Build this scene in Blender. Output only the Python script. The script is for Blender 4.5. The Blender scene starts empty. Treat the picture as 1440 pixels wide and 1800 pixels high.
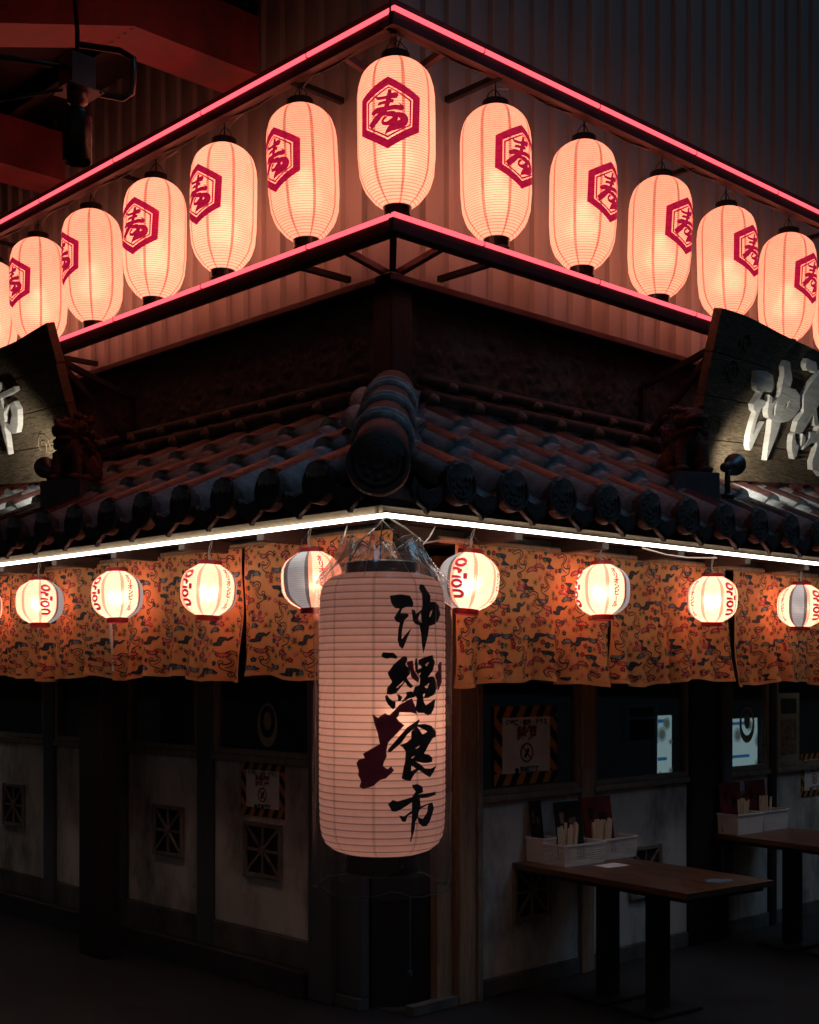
import bpy, bmesh, math, random
from mathutils import Vector, Matrix, noise
from mathutils.geometry import delaunay_2d_cdt

random.seed(11)
scene = bpy.context.scene
COL = scene.collection
R = math.radians

# ------------------------------------------------------------------ camera, sky, light, exposure
# World frame: X runs along the right-hand shop front, Y along the left-hand one, the corner of the walls is the origin.
cam_data = bpy.data.cameras.new('camera')
cam = bpy.data.objects.new('camera', cam_data)
COL.objects.link(cam)
cam.location = (-4.0414, -4.3540, 1.60)
cam.rotation_euler = (R(90), 0, R(-43.62))
cam_data.sensor_fit = 'HORIZONTAL'
cam_data.sensor_width = 36.0
cam_data.lens = 57.05
cam_data.shift_y = 0.1944
cam_data.clip_start = 0.05
cam_data.clip_end = 500.0
scene.camera = cam

world = bpy.data.worlds.new('World')
scene.world = world
world.use_nodes = True
wn = world.node_tree.nodes
wn.clear()
w_out = wn.new('ShaderNodeOutputWorld')
w_bg = wn.new('ShaderNodeBackground')
w_sky = wn.new('ShaderNodeTexSky')
w_sky.sky_type = 'NISHITA'
w_sky.sun_disc = False
w_sky.sun_elevation = R(-3.0)
w_sky.sun_rotation = R(250)
w_bg.inputs['Strength'].default_value = 0.15
world.node_tree.links.new(w_sky.outputs[0], w_bg.inputs[0])
world.node_tree.links.new(w_bg.outputs[0], w_out.inputs[0])

sun_data = bpy.data.lights.new('sun', 'SUN')          # what is left of the evening light, from the street side
sun_data.energy = 0.21
sun_data.angle = R(30)
sun_data.color = (0.28, 0.64, 1.0)
sun = bpy.data.objects.new('sun', sun_data)
COL.objects.link(sun)
sun.rotation_euler = Vector((-0.28, 0.50, -0.82)).to_track_quat('-Z', 'Y').to_euler()

scene.view_settings.view_transform = 'Standard'
scene.view_settings.look = 'None'
scene.view_settings.exposure = 0.0
scene.view_settings.gamma = 1.0
scene.render.engine = 'CYCLES'
cy = scene.cycles
cy.use_denoising = True
try:
    cy.denoiser = 'OPENIMAGEDENOISE'
    cy.denoising_input_passes = 'RGB_ALBEDO_NORMAL'
except Exception:
    pass
cy.max_bounces = 7
cy.diffuse_bounces = 3
cy.glossy_bounces = 3
cy.transmission_bounces = 4
cy.transparent_max_bounces = 10
cy.caustics_reflective = False
cy.caustics_refractive = False
cy.sample_clamp_indirect = 3.0
cy.use_adaptive_sampling = True
cy.adaptive_threshold = 0.03
cy.adaptive_min_samples = 16

# ------------------------------------------------------------------ materials
MATS = {}

def new_mat(name):
    m = bpy.data.materials.new(name)
    m.use_nodes = True
    m.node_tree.nodes.clear()
    MATS[name] = m
    return m, m.node_tree.nodes, m.node_tree.links

def math_node(n, l, op, a, b=None, clamp=False):
    x = n.new('ShaderNodeMath'); x.operation = op; x.use_clamp = clamp
    for i, v in enumerate((a, b)):
        if v is None: continue
        if isinstance(v, (int, float)): x.inputs[i].default_value = v
        else: l.new(v, x.inputs[i])
    return x.outputs[0]

def mix_col(n, l, fac, a, b, mode='MIX'):
    x = n.new('ShaderNodeMix'); x.data_type = 'RGBA'; x.blend_type = mode
    if isinstance(fac, (int, float)): x.inputs[0].default_value = fac
    else: l.new(fac, x.inputs[0])
    for i, v in ((6, a), (7, b)):
        if isinstance(v, tuple): x.inputs[i].default_value = (*v[:3], 1)
        else: l.new(v, x.inputs[i])
    return x.outputs[2]

def coords(n, l, scale=(1, 1, 1), which='Object'):
    tc = n.new('ShaderNodeTexCoord'); mp = n.new('ShaderNodeMapping')
    mp.inputs['Scale'].default_value = scale
    l.new(tc.outputs[which], mp.inputs[0])
    return mp.outputs[0]

def noise_tex(n, l, vec, scale, detail=4, rough=0.55, dist=0.0):
    t = n.new('ShaderNodeTexNoise')
    t.inputs['Scale'].default_value = scale
    t.inputs['Detail'].default_value = detail
    t.inputs['Roughness'].default_value = rough
    t.inputs['Distortion'].default_value = dist
    l.new(vec, t.inputs['Vector'])
    return t.outputs['Fac']

def ramp(n, l, fac, stops):
    r = n.new('ShaderNodeValToRGB')
    e = r.color_ramp.elements
    e[0].position, e[0].color = stops[0][0], (*stops[0][1], 1)
    e[1].position, e[1].color = stops[-1][0], (*stops[-1][1], 1)
    for p, c in stops[1:-1]:
        q = e.new(p); q.color = (*c, 1)
    l.new(fac, r.inputs[0])
    return r.outputs[0]

def surface(name, col, rough=0.6, metal=0.0, var=0.25, scale=6.0, bump=0.15, bscale=45.0, stretch=(1, 1, 1), dirt=None, dirt_amt=0.5, spec=0.5):
    m, n, l = new_mat(name)
    out = n.new('ShaderNodeOutputMaterial'); b = n.new('ShaderNodeBsdfPrincipled')
    v = coords(n, l, stretch)
    f = noise_tex(n, l, v, scale, 3, 0.6)
    lo = tuple(c * (1 - var) for c in col); hi = tuple(min(1, c * (1 + var)) for c in col)
    c = ramp(n, l, f, [(0.3, lo), (0.7, hi)])
    if dirt:
        d = noise_tex(n, l, coords(n, l, (1, 1, 0.45)), 3.1, 4, 0.7)
        d = ramp(n, l, d, [(0.45, (0, 0, 0)), (0.68, (dirt_amt,) * 3)])
        c = mix_col(n, l, d, c, dirt)
    l.new(c, b.inputs['Base Color'])
    b.inputs['Metallic'].default_value = metal
    b.inputs['Specular IOR Level'].default_value = spec
    rr = math_node(n, l, 'MULTIPLY_ADD', f, 0.3); rr.node.inputs[2].default_value = rough - 0.15
    l.new(rr, b.inputs['Roughness'])
    if bump:
        bm_ = n.new('ShaderNodeBump'); bm_.inputs['Strength'].default_value = bump; bm_.inputs['Distance'].default_value = 0.01
        l.new(noise_tex(n, l, v, bscale, 3, 0.6), bm_.inputs['Height'])
        l.new(bm_.outputs[0], b.inputs['Normal'])
    l.new(b.outputs[0], out.inputs[0])
    return m

def wood(name, a, b_, stretch, scale=7.0, rough=0.65, bump=0.5, knots=0.0):
    m, n, l = new_mat(name)
    out = n.new('ShaderNodeOutputMaterial'); b = n.new('ShaderNodeBsdfPrincipled')
    v = coords(n, l, stretch)
    g = noise_tex(n, l, v, scale, 4, 0.65, 0.6 + knots)
    g2 = noise_tex(n, l, v, scale * 4.5, 2, 0.6, 0.3)
    gg = math_node(n, l, 'ADD', math_node(n, l, 'MULTIPLY', g, 0.7), math_node(n, l, 'MULTIPLY', g2, 0.3))
    mid = tuple((x + y) / 2 for x, y in zip(a, b_))
    c = ramp(n, l, gg, [(0.33, a), (0.5, mid), (0.66, b_)])
    l.new(c, b.inputs['Base Color'])
    b.inputs['Roughness'].default_value = rough
    bm_ = n.new('ShaderNodeBump'); bm_.inputs['Strength'].default_value = bump; bm_.inputs['Distance'].default_value = 0.008
    l.new(gg, bm_.inputs['Height']); l.new(bm_.outputs[0], b.inputs['Normal'])
    l.new(b.outputs[0], out.inputs[0])
    return m

def glow(name, col, strength):
    m, n, l = new_mat(name)
    out = n.new('ShaderNodeOutputMaterial'); e = n.new('ShaderNodeEmission')
    e.inputs[0].default_value = (*col, 1); e.inputs[1].default_value = strength
    l.new(e.outputs[0], out.inputs[0])
    return m

def paper(name, col, emit, trans, ribs=True, seams=8, rib_dark=0.55, seam_dark=0.29, seam_w=0.055, stain=(0.55, 0.30, 0.16), forward=0.3, emit_tint=None):
    """Lantern paper: lets the bulb inside shine through; UV u = turn, v = rib number."""
    m, n, l = new_mat(name)
    out = n.new('ShaderNodeOutputMaterial')
    uv = n.new('ShaderNodeUVMap'); sp = n.new('ShaderNodeSeparateXYZ'); l.new(uv.outputs[0], sp.inputs[0])
    tone = noise_tex(n, l, coords(n, l, (1, 1, 1)), 9.0, 3, 0.7)
    fibre = noise_tex(n, l, coords(n, l, (1, 1, 3)), 70.0, 1, 0.6)
    shade = math_node(n, l, 'ADD', math_node(n, l, 'MULTIPLY', tone, 0.26), math_node(n, l, 'MULTIPLY', fibre, 0.16))
    shade = math_node(n, l, 'ADD', shade, 0.79)
    if ribs:
        fr = math_node(n, l, 'FRACT', sp.outputs[1])
        d = math_node(n, l, 'ABSOLUTE', math_node(n, l, 'SUBTRACT', fr, 0.5))
        r_ = math_node(n, l, 'MULTIPLY', math_node(n, l, 'SUBTRACT', d, 0.36), 9.0, True)
        r_ = math_node(n, l, 'MULTIPLY', r_, rib_dark)
        shade = math_node(n, l, 'MULTIPLY', shade, math_node(n, l, 'SUBTRACT', 1.0, r_))
    colr = mix_col(n, l, 0.0, col, col)
    if seams:
        fu = math_node(n, l, 'FRACT', math_node(n, l, 'MULTIPLY', sp.outputs[0], float(seams)))
        d = math_node(n, l, 'ABSOLUTE', math_node(n, l, 'SUBTRACT', fu, 0.5))
        wob = math_node(n, l, 'MULTIPLY', math_node(n, l, 'SUBTRACT', tone, 0.5), 0.03)
        s_ = math_node(n, l, 'LESS_THAN', math_node(n, l, 'ADD', d, wob), seam_w)
        s_ = math_node(n, l, 'MULTIPLY', s_, math_node(n, l, 'MULTIPLY_ADD', tone, 1.0))
        shade = math_node(n, l, 'MULTIPLY', shade, math_node(n, l, 'SUBTRACT', 1.0, math_node(n, l, 'MULTIPLY', s_, seam_dark * 2)))
    st = ramp(n, l, noise_tex(n, l, coords(n, l, (1, 1, 0.35)), 13.0, 3, 0.7), [(0.55, (0, 0, 0)), (0.8, (0.5, 0.5, 0.5))])
    colr = mix_col(n, l, st, colr, tuple(c * s for c, s in zip(col, (0.9, 0.72, 0.6))))
    cc = n.new('ShaderNodeVectorMath'); cc.operation = 'SCALE'
    l.new(colr, cc.inputs[0]); l.new(shade, cc.inputs['Scale'])
    info = n.new('ShaderNodeObjectInfo')
    e = n.new('ShaderNodeEmission')
    if emit_tint:
        l.new(mix_col(n, l, 1.0, cc.outputs[0], emit_tint, 'MULTIPLY'), e.inputs[0])
    else:
        l.new(cc.outputs[0], e.inputs[0])
    es = math_node(n, l, 'MULTIPLY_ADD', info.outputs['Random'], emit * 0.25); es.node.inputs[2].default_value = emit * 0.88
    l.new(es, e.inputs[1])
    t = n.new('ShaderNodeBsdfTranslucent'); l.new(cc.outputs[0], t.inputs[0])
    dif = n.new('ShaderNodeBsdfDiffuse'); l.new(cc.outputs[0], dif.inputs[0])
    rf = n.new('ShaderNodeBsdfRefraction'); l.new(cc.outputs[0], rf.inputs[0])
    rf.inputs['Roughness'].default_value = 0.75; rf.inputs['IOR'].default_value = 1.25
    m1 = n.new('ShaderNodeMixShader'); m1.inputs[0].default_value = forward
    l.new(t.outputs[0], m1.inputs[1]); l.new(rf.outputs[0], m1.inputs[2])
    m2 = n.new('ShaderNodeMixShader'); m2.inputs[0].default_value = trans
    l.new(dif.outputs[0], m2.inputs[1]); l.new(m1.outputs[0], m2.inputs[2])
    if emit < 0.35 and name != 'big_paper': m.cycles.emission_sampling = 'NONE'
    ad = n.new('ShaderNodeAddShader'); l.new(m2.outputs[0], ad.inputs[0]); l.new(e.outputs[0], ad.inputs[1])
    l.new(ad.outputs[0], out.inputs[0])
    return m

def ink(name, col, emit, rough=0.7):
    m, n, l = new_mat(name)
    out = n.new('ShaderNodeOutputMaterial'); b = n.new('ShaderNodeBsdfPrincipled')
    f = noise_tex(n, l, coords(n, l, (1, 1, 2.5)), 38.0, 5, 0.65)
    c = ramp(n, l, f, [(0.3, tuple(x * 0.7 for x in col)), (0.7, tuple(min(1, x * 1.25) for x in col))])
    l.new(c, b.inputs['Base Color']); l.new(c, b.inputs['Emission Color'])
    b.inputs['Emission Strength'].default_value = emit  # own glow stands in for lantern light coming through the print
    m.cycles.emission_sampling = 'NONE'
    b.inputs['Roughness'].default_value = rough
    l.new(b.outputs[0], out.inputs[0])
    return m

def clear(name, tint, haze, rough, wrinkle, base=0.06, wscale=14.0):
    """Thin clear sheet: mostly see-through, brighter reflections at grazing angles, a trace of dusty haze."""
    m, n, l = new_mat(name)
    out = n.new('ShaderNodeOutputMaterial')
    tr = n.new('ShaderNodeBsdfTransparent'); tr.inputs[0].default_value = (*tint, 1)
    gl = n.new('ShaderNodeBsdfGlossy'); gl.inputs['Roughness'].default_value = rough
    df = n.new('ShaderNodeBsdfTranslucent'); df.inputs[0].default_value = (0.55, 0.55, 0.55, 1)
    d2 = n.new('ShaderNodeBsdfDiffuse'); d2.inputs[0].default_value = (0.55, 0.55, 0.55, 1)
    dm = n.new('ShaderNodeMixShader'); l.new(df.outputs[0], dm.inputs[1]); l.new(d2.outputs[0], dm.inputs[2])
    lw = n.new('ShaderNodeLayerWeight'); lw.inputs[0].default_value = 0.25
    fac = math_node(n, l, 'MULTIPLY_ADD', lw.outputs['Facing'], 0.35); fac.node.inputs[2].default_value = base
    if wrinkle:
        v = coords(n, l, (1, 1, 0.35))
        bm_ = n.new('ShaderNodeBump'); bm_.inputs['Strength'].default_value = wrinkle; bm_.inputs['Distance'].default_value = 0.02
        l.new(noise_tex(n, l, v, wscale, 4, 0.5, 1.2), bm_.inputs['Height'])
        l.new(bm_.outputs[0], gl.inputs['Normal']); l.new(bm_.outputs[0], lw.inputs['Normal'])
    m1 = n.new('ShaderNodeMixShader'); m1.inputs[0].default_value = haze
    l.new(tr.outputs[0], m1.inputs[1]); l.new(dm.outputs[0], m1.inputs[2])
    m2 = n.new('ShaderNodeMixShader'); l.new(fac, m2.inputs[0])
    l.new(m1.outputs[0], m2.inputs[1]); l.new(gl.outputs[0], m2.inputs[2])
    l.new(m2.outputs[0], out.inputs[0])
    return m

surface('asphalt', (0.022, 0.023, 0.027), 0.55, var=0.4, scale=3.0, bump=0.6, bscale=120)
surface('cladding', (0.32, 0.325, 0.32), 0.45, var=0.10, scale=2.5, bump=0.05, dirt=(0.30, 0.25, 0.2), dirt_amt=0.5, stretch=(1, 1, 0.25))
surface('stucco', (0.085, 0.074, 0.070), 0.9, var=0.35, scale=9, bump=0.5, bscale=70)
surface('dark_steel', (0.035, 0.03, 0.03), 0.5, metal=0.6, var=0.3, scale=9, bump=0.1)
surface('red_steel', (0.10, 0.05, 0.055), 0.45, metal=0.3, var=0.3, scale=9, bump=0.1)
surface('beam_neon_red', (0.30, 0.065, 0.080), 0.6, var=0.3, scale=4, bump=0.15, dirt=(0.12, 0.1, 0.1), dirt_amt=0.6)  # red of the pink neon light is put into the base colour
surface('black_wood', (0.018, 0.016, 0.016), 0.6, var=0.4, scale=6, bump=0.3, stretch=(1, 1, 0.2))
surface('black_lacquer', (0.012, 0.010, 0.010), 0.3, var=0.2, bump=0.03)
surface('red_lacquer', (0.20, 0.012, 0.018), 0.4, var=0.2, bump=0.03)
surface('mortar', (0.48, 0.53, 0.58), 0.85, var=0.5, scale=14, bump=0.5, bscale=60, dirt=(0.07, 0.08, 0.09), dirt_amt=0.75)
surface('clay', (0.095, 0.033, 0.032), 0.42, var=0.4, scale=16, bump=0.35, bscale=60, dirt=(0.05, 0.03, 0.03), dirt_amt=0.6)
surface('dark_clay', (0.085, 0.068, 0.066), 0.75, var=0.4, scale=16, bump=0.4, bscale=60)
surface('statue_clay', (0.12, 0.045, 0.03), 0.8, var=0.45, scale=22, bump=0.6, bscale=80)
surface('plaster', (0.66, 0.61, 0.56), 0.8, var=0.12, scale=2.2, bump=0.12, bscale=30, dirt=(0.10, 0.085, 0.07), dirt_amt=0.75)
surface('grey_panel', (0.085, 0.092, 0.105), 0.7, var=0.25, scale=3.0, bump=0.1, stretch=(1, 1, 0.3))
surface('skirting', (0.14, 0.125, 0.11), 0.8, var=0.3, scale=4, bump=0.2, dirt=(0.03, 0.03, 0.03), dirt_amt=0.8)
surface('plinth', (0.035, 0.035, 0.038), 0.85, var=0.4, scale=5, bump=0.4)
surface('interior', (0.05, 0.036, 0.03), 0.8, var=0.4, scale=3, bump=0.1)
surface('white_letter', (0.80, 0.80, 0.78), 0.6, var=0.2, scale=10, bump=0.5, bscale=30, stretch=(0.4, 0.4, 4), dirt=(0.40, 0.38, 0.34), dirt_amt=0.4)
surface('white_plastic', (0.78, 0.76, 0.73), 0.45, var=0.08, bump=0.03)
surface('paper_white', (0.86, 0.84, 0.80), 0.8, var=0.06, bump=0.02)
surface('hazard_orange', (0.62, 0.22, 0.04), 0.7, var=0.1, bump=0.02)
surface('hazard_black', (0.015, 0.015, 0.015), 0.6, var=0.1, bump=0.02)
surface('poster_red', (0.32, 0.025, 0.03), 0.7, var=0.1, bump=0.02)
surface('poster_black', (0.015, 0.014, 0.014), 0.7, var=0.1, bump=0.02)
surface('poster_yellow', (0.55, 0.30, 0.05), 0.7, var=0.1, bump=0.02)
surface('sticker', (0.30, 0.27, 0.2), 0.6, var=0.1, bump=0.02)
surface('menu_black', (0.02, 0.014, 0.014), 0.35, var=0.4, bump=0.02)
surface('menu_red', (0.14, 0.02, 0.018), 0.4, var=0.4, bump=0.02)
surface('menu_photo', (0.20, 0.12, 0.08), 0.5, var=0.8, scale=30, bump=0.0)
surface('chopstick_paper', (0.70, 0.52, 0.36), 0.8, var=0.15, bump=0.02)
surface('cable', (0.35, 0.30, 0.26), 0.5, var=0.2, bump=0.0)
surface('dark_cable', (0.03, 0.025, 0.025), 0.5, var=0.2, bump=0.0)
surface('twine', (0.10, 0.15, 0.15), 0.8, var=0.3, bump=0.2)
surface('lamp_metal', (0.16, 0.17, 0.19), 0.4, metal=0.7, var=0.2, bump=0.05)
surface('pipe_metal', (0.13, 0.11, 0.11), 0.38, metal=0.8, var=0.3, bump=0.05)
wood('post_wood', (0.26, 0.15, 0.09), (0.52, 0.34, 0.22), (6, 6, 0.5), 7, 0.6, 0.4)
wood('fascia_wood', (0.13, 0.09, 0.055), (0.28, 0.205, 0.13), (0.8, 0.8, 7), 8, 0.65, 0.3)
wood('plank_wood', (0.018, 0.016, 0.012), (0.27, 0.20, 0.125), (1.2, 1.2, 11), 4.5, 0.75, 1.0, 2.6)
wood('plank_end', (0.10, 0.07, 0.05), (0.20, 0.14, 0.09), (5, 5, 5), 8, 0.8, 0.4)
wood('dark_wood', (0.022, 0.015, 0.012), (0.055, 0.036, 0.026), (1, 1, 6), 6, 0.7, 0.3)
wood('table_wood', (0.06, 0.026, 0.014), (0.17, 0.075, 0.04), (6, 0.7, 6), 5, 0.35, 0.15)
wood('frame_wood', (0.16, 0.125, 0.10), (0.33, 0.27, 0.22), (3, 3, 0.8), 7, 0.65, 0.3)
glow('pink_light', (1.0, 0.088, 0.110), 2.2)
glow('white_light', (1.0, 0.93, 0.82), 8.0)
glow('lamp_glow', (1.0, 0.93, 0.80), 6.0)
glow('bulb_glow', (1.0, 0.82, 0.62), 3.0)
glow('sign_pale', (0.55, 0.80, 0.82), 0.42)
glow('sign_blue', (0.03, 0.14, 0.34), 0.5)
glow('sign_food', (0.16, 0.20, 0.17), 0.4)
glow('sign_bowl', (0.30, 0.48, 0.50), 0.4)
paper('lantern_paper', (1.0, 0.55, 0.38), 0.70, 0.75, rib_dark=0.72, forward=0.32, emit_tint=(1.75, 1.0, 0.92))
paper('round_paper', (1.0, 0.60, 0.45), 0.95, 0.78, rib_dark=0.42, seams=0, forward=0.28, emit_tint=(1.60, 0.88, 0.80))
paper('round_seam', (0.66, 0.36, 0.25), 0.8, 0.6, rib_dark=0.26, seams=0, forward=0.3, emit_tint=(1.2, 0.80, 0.74))
paper('blue_paper', (0.52, 0.58, 0.62), 0.30, 0.12, rib_dark=0.3, seams=0, forward=0.2)
paper('blue_seam', (0.22, 0.22, 0.23), 0.20, 0.1, rib_dark=0.2, seams=0, forward=0.2)
paper('big_paper', (0.82, 0.50, 0.43), 0.125, 0.5, rib_dark=0.62, seams=9, seam_dark=0.12, seam_w=0.035, forward=0.1)
ink('crimson_ink', (0.55, 0.008, 0.05), 0.68)
ink('pink_ink', (0.58, 0.025, 0.055), 0.62)
ink('black_ink', (0.006, 0.005, 0.006), 0.02, 0.5)
ink('map_ink', (0.075, 0.006, 0.014), 0.18)
def cloth_mat(name, col):
    m, n, l = new_mat(name)
    out = n.new('ShaderNodeOutputMaterial')
    v = coords(n, l)
    c = ramp(n, l, noise_tex(n, l, v, 5.0, 3), [(0.3, tuple(x * 0.92 for x in col)), (0.7, tuple(min(1, x * 1.06) for x in col))])
    d = n.new('ShaderNodeBsdfDiffuse'); t = n.new('ShaderNodeBsdfTranslucent'); mx = n.new('ShaderNodeMixShader'); mx.inputs[0].default_value = 0.28
    w = n.new('ShaderNodeTexNoise'); w.inputs['Scale'].default_value = 240; l.new(v, w.inputs['Vector'])
    b = n.new('ShaderNodeBump'); b.inputs['Strength'].default_value = 0.12; b.inputs['Distance'].default_value = 0.004
    l.new(w.outputs[0], b.inputs['Height']); l.new(b.outputs[0], d.inputs['Normal'])
    l.new(c, d.inputs[0]); l.new(c, t.inputs[0]); l.new(d.outputs[0], mx.inputs[1]); l.new(t.outputs[0], mx.inputs[2])
    l.new(mx.outputs[0], out.inputs[0])
    return m
cloth_mat('cloth', (0.95, 0.50, 0.21))
surface('cloth_black', (0.03, 0.02, 0.02), 0.8, var=0.2)
for nm, c in (('print_navy', (0.016, 0.024, 0.045)), ('print_red', (0.28, 0.022, 0.03)), ('print_pink', (0.70, 0.16, 0.13)), ('print_blue', (0.08, 0.20, 0.26)), ('print_green', (0.13, 0.17, 0.05)), ('print_white', (0.80, 0.55, 0.40))):
    surface(nm, c, 0.8, var=0.5, scale=55, bump=0.0)
clear('window_glass', (0.82, 0.84, 0.85), 0.015, 0.03, 0.0, 0.05)
clear('plastic_film', (0.95, 0.95, 0.95), 0.075, 0.07, 0.8, 0.045, 8.0)
clear('plastic_gather', (0.84, 0.84, 0.83), 0.17, 0.12, 0.6, 0.12, 12.0)
surface('plastic_edge', (0.75, 0.72, 0.68), 0.25, var=0.1, bump=0.0)

# ------------------------------------------------------------------ mesh helpers
class MB:
    def __init__(self):
        self.v = []; self.f = []; self.m = []; self.uv = []
    def add(self, verts, faces, mi=0, uvs=None):
        k = len(self.v)
        self.v += [tuple(p) for p in verts]
        self.uv += list(uvs) if uvs else [(0.0, 0.0)] * len(verts)
        self.f += [tuple(i + k for i in f) for f in faces]
        self.m += [mi] * len(faces) if isinstance(mi, int) else list(mi)
        return self
    def box(self, x0, x1, y0, y1, z0, z1, mi=0):
        v = [(x, y, z) for z in (z0, z1) for y in (y0, y1) for x in (x0, x1)]
        return self.add(v, [(0, 2, 3, 1), (4, 5, 7, 6), (0, 1, 5, 4), (2, 6, 7, 3), (0, 4, 6, 2), (1, 3, 7, 5)], mi)
    def obox(self, c, ax, ay, az, mi=0):
        c, ax, ay, az = Vector(c), Vector(ax), Vector(ay), Vector(az)
        v = [c + ax * i + ay * j + az * k for k in (-1, 1) for j in (-1, 1) for i in (-1, 1)]
        return self.add(v, [(0, 2, 3, 1), (4, 5, 7, 6), (0, 1, 5, 4), (2, 6, 7, 3), (0, 4, 6, 2), (1, 3, 7, 5)], mi)
    def bar(self, a, b, w, h, up=(0, 0, 1), mi=0):
        a, b = Vector(a), Vector(b); d = (b - a); L = d.length; d.normalize()
        up = Vector(up)
        if abs(d.dot(up)) > 0.98: up = Vector((1, 0, 0))
        s = d.cross(up).normalized(); u = s.cross(d)
        return self.obox((a + b) / 2, d * (L / 2), s * (w / 2), u * (h / 2), mi)
    def tube(self, pts, r, seg=8, mi=0, cap=True):
        pts = [Vector(p) for p in pts]; n = len(pts)
        rs = r if isinstance(r, (list, tuple)) else [r] * n
        vs = []; fs = []; prev = None
        for i, p in enumerate(pts):
            t = (pts[min(i + 1, n - 1)] - pts[max(i - 1, 0)]).normalized()
            ref = prev if prev is not None else (Vector((0, 0, 1)) if abs(t.z) < 0.9 else Vector((1, 0, 0)))
            s = t.cross(ref)
            if s.length < 1e-5: s = t.cross(Vector((0, 1, 0)))
            s.normalize(); u = s.cross(t).normalized(); prev = u
            vs += [p + (s * math.cos(2 * math.pi * k / seg) + u * math.sin(2 * math.pi * k / seg)) * rs[i] for k in range(seg)]
        for i in range(n - 1):
            for k in range(seg):
                k2 = (k + 1) % seg
                fs.append((i * seg + k, i * seg + k2, (i + 1) * seg + k2, (i + 1) * seg + k))
        if cap:
            fs.append(tuple(range(seg))[::-1]); fs.append(tuple((n - 1) * seg + k for k in range(seg)))
        return self.add(vs, fs, mi)
    def lathe(self, prof, seg=32, c=(0, 0, 0), axis=None, mi=0):
        c = Vector(c)
        if axis is None: ex, ey, ez = Vector((1, 0, 0)), Vector((0, 1, 0)), Vector((0, 0, 1))
        else:
            ez = Vector(axis).normalized(); ex = ez.orthogonal().normalized(); ey = ez.cross(ex)
        vs = []; fs = []
        for r, z in prof:
            vs += [c + ez * z + (ex * math.cos(2 * math.pi * k / seg) + ey * math.sin(2 * math.pi * k / seg)) * r for k in range(seg)]
        for i in range(len(prof) - 1):
            for k in range(seg):
                k2 = (k + 1) % seg
                fs.append((i * seg + k, i * seg + k2, (i + 1) * seg + k2, (i + 1) * seg + k))
        return self.add(vs, fs, mi)
    def prism(self, poly, o, ex, ey, en, depth, mi=0, side_mi=None):
        o, ex, ey, en = Vector(o), Vector(ex), Vector(ey), Vector(en); n = len(poly)
        fr = [o + ex * x + ey * y + en * depth for x, y in poly]; bk = [o + ex * x + ey * y for x, y in poly]
        fs = [tuple(range(n)), tuple(range(2 * n - 1, n - 1, -1))]
        fs += [(i, n + i, n + (i + 1) % n, (i + 1) % n) for i in range(n)]
        si = mi if side_mi is None else side_mi
        return self.add(fr + bk, fs, [mi, mi] + [si] * n)
    def build(self, name, mats, parent=None, smooth=False, loc=None, uv=False, bevel=0.0, recalc=True):
        me = bpy.data.meshes.new(name)
        me.from_pydata(self.v, [], self.f)
        for m in ([mats] if isinstance(mats, str) else mats): me.materials.append(MATS[m])
        me.polygons.foreach_set('material_index', self.m)
        if smooth: me.polygons.foreach_set('use_smooth', [True] * len(self.f))
        if uv:
            lay = me.uv_layers.new(name='UVMap')
            for lp in me.loops: lay.data[lp.index].uv = self.uv[lp.vertex_index]
        me.update()
        if recalc:
            b = bmesh.new(); b.from_mesh(me); bmesh.ops.recalc_face_normals(b, faces=b.faces); b.to_mesh(me); b.free()
        return link(name, me, parent, loc, bevel)

def link(name, me, parent=None, loc=None, bevel=0.0, rz=0.0):
    o = bpy.data.objects.new(name, me); COL.objects.link(o)
    if parent is not None: o.parent = parent
    if loc is not None: o.location = loc
    if rz: o.rotation_euler = (0, 0, rz)
    if bevel:
        b = o.modifiers.new('bevel', 'BEVEL'); b.width = bevel; b.segments = 2; b.limit_method = 'ANGLE'; b.angle_limit = R(40)
    return o

def empty(name, label, cat, loc=(0, 0, 0), rz=0.0, group=None):
    o = bpy.data.objects.new(name, None); COL.objects.link(o)
    o.empty_display_size = 0.1
    o.location = loc; o.rotation_euler = (0, 0, rz)
    return tag(o, label, cat, group)

def tag(o, label, cat, group=None, kind=None):
    if label: o['label'] = label
    if cat: o['category'] = cat
    if group: o['group'] = group
    if kind: o['kind'] = kind
    return o

def copy_tree(o, parent=None):
    c = o.copy(); COL.objects.link(c); c.parent = parent
    for ch in list(o.children): copy_tree(ch, c)
    return c

def S(side, s, o, z):
    """A point s metres along a shop front from the corner, o metres out from it, at height z."""
    return Vector((s, -o, z)) if side == 'R' else Vector((-o, s, z))

def axes(side):
    """right as seen from the street, up, outward"""
    return (Vector((1, 0, 0)), Vector((0, 0, 1)), Vector((0, -1, 0))) if side == 'R' else (Vector((0, -1, 0)), Vector((0, 0, 1)), Vector((-1, 0, 0)))

def sbox(mb, side, s0, s1, o0, o1, z0, z1, mi=0):
    a, b = S(side, s0, o0, z0), S(side, s1, o1, z1)
    return mb.box(min(a.x, b.x), max(a.x, b.x), min(a.y, b.y), max(a.y, b.y), z0, z1, mi)

def inside(p, poly):
    x, y = p; r = False; n = len(poly); j = n - 1
    for i in range(n):
        xi, yi = poly[i]; xj, yj = poly[j]
        if (yi > y) != (yj > y) and x < (xj - xi) * (y - yi) / (yj - yi) + xi: r = not r
        j = i
    return r

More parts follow.
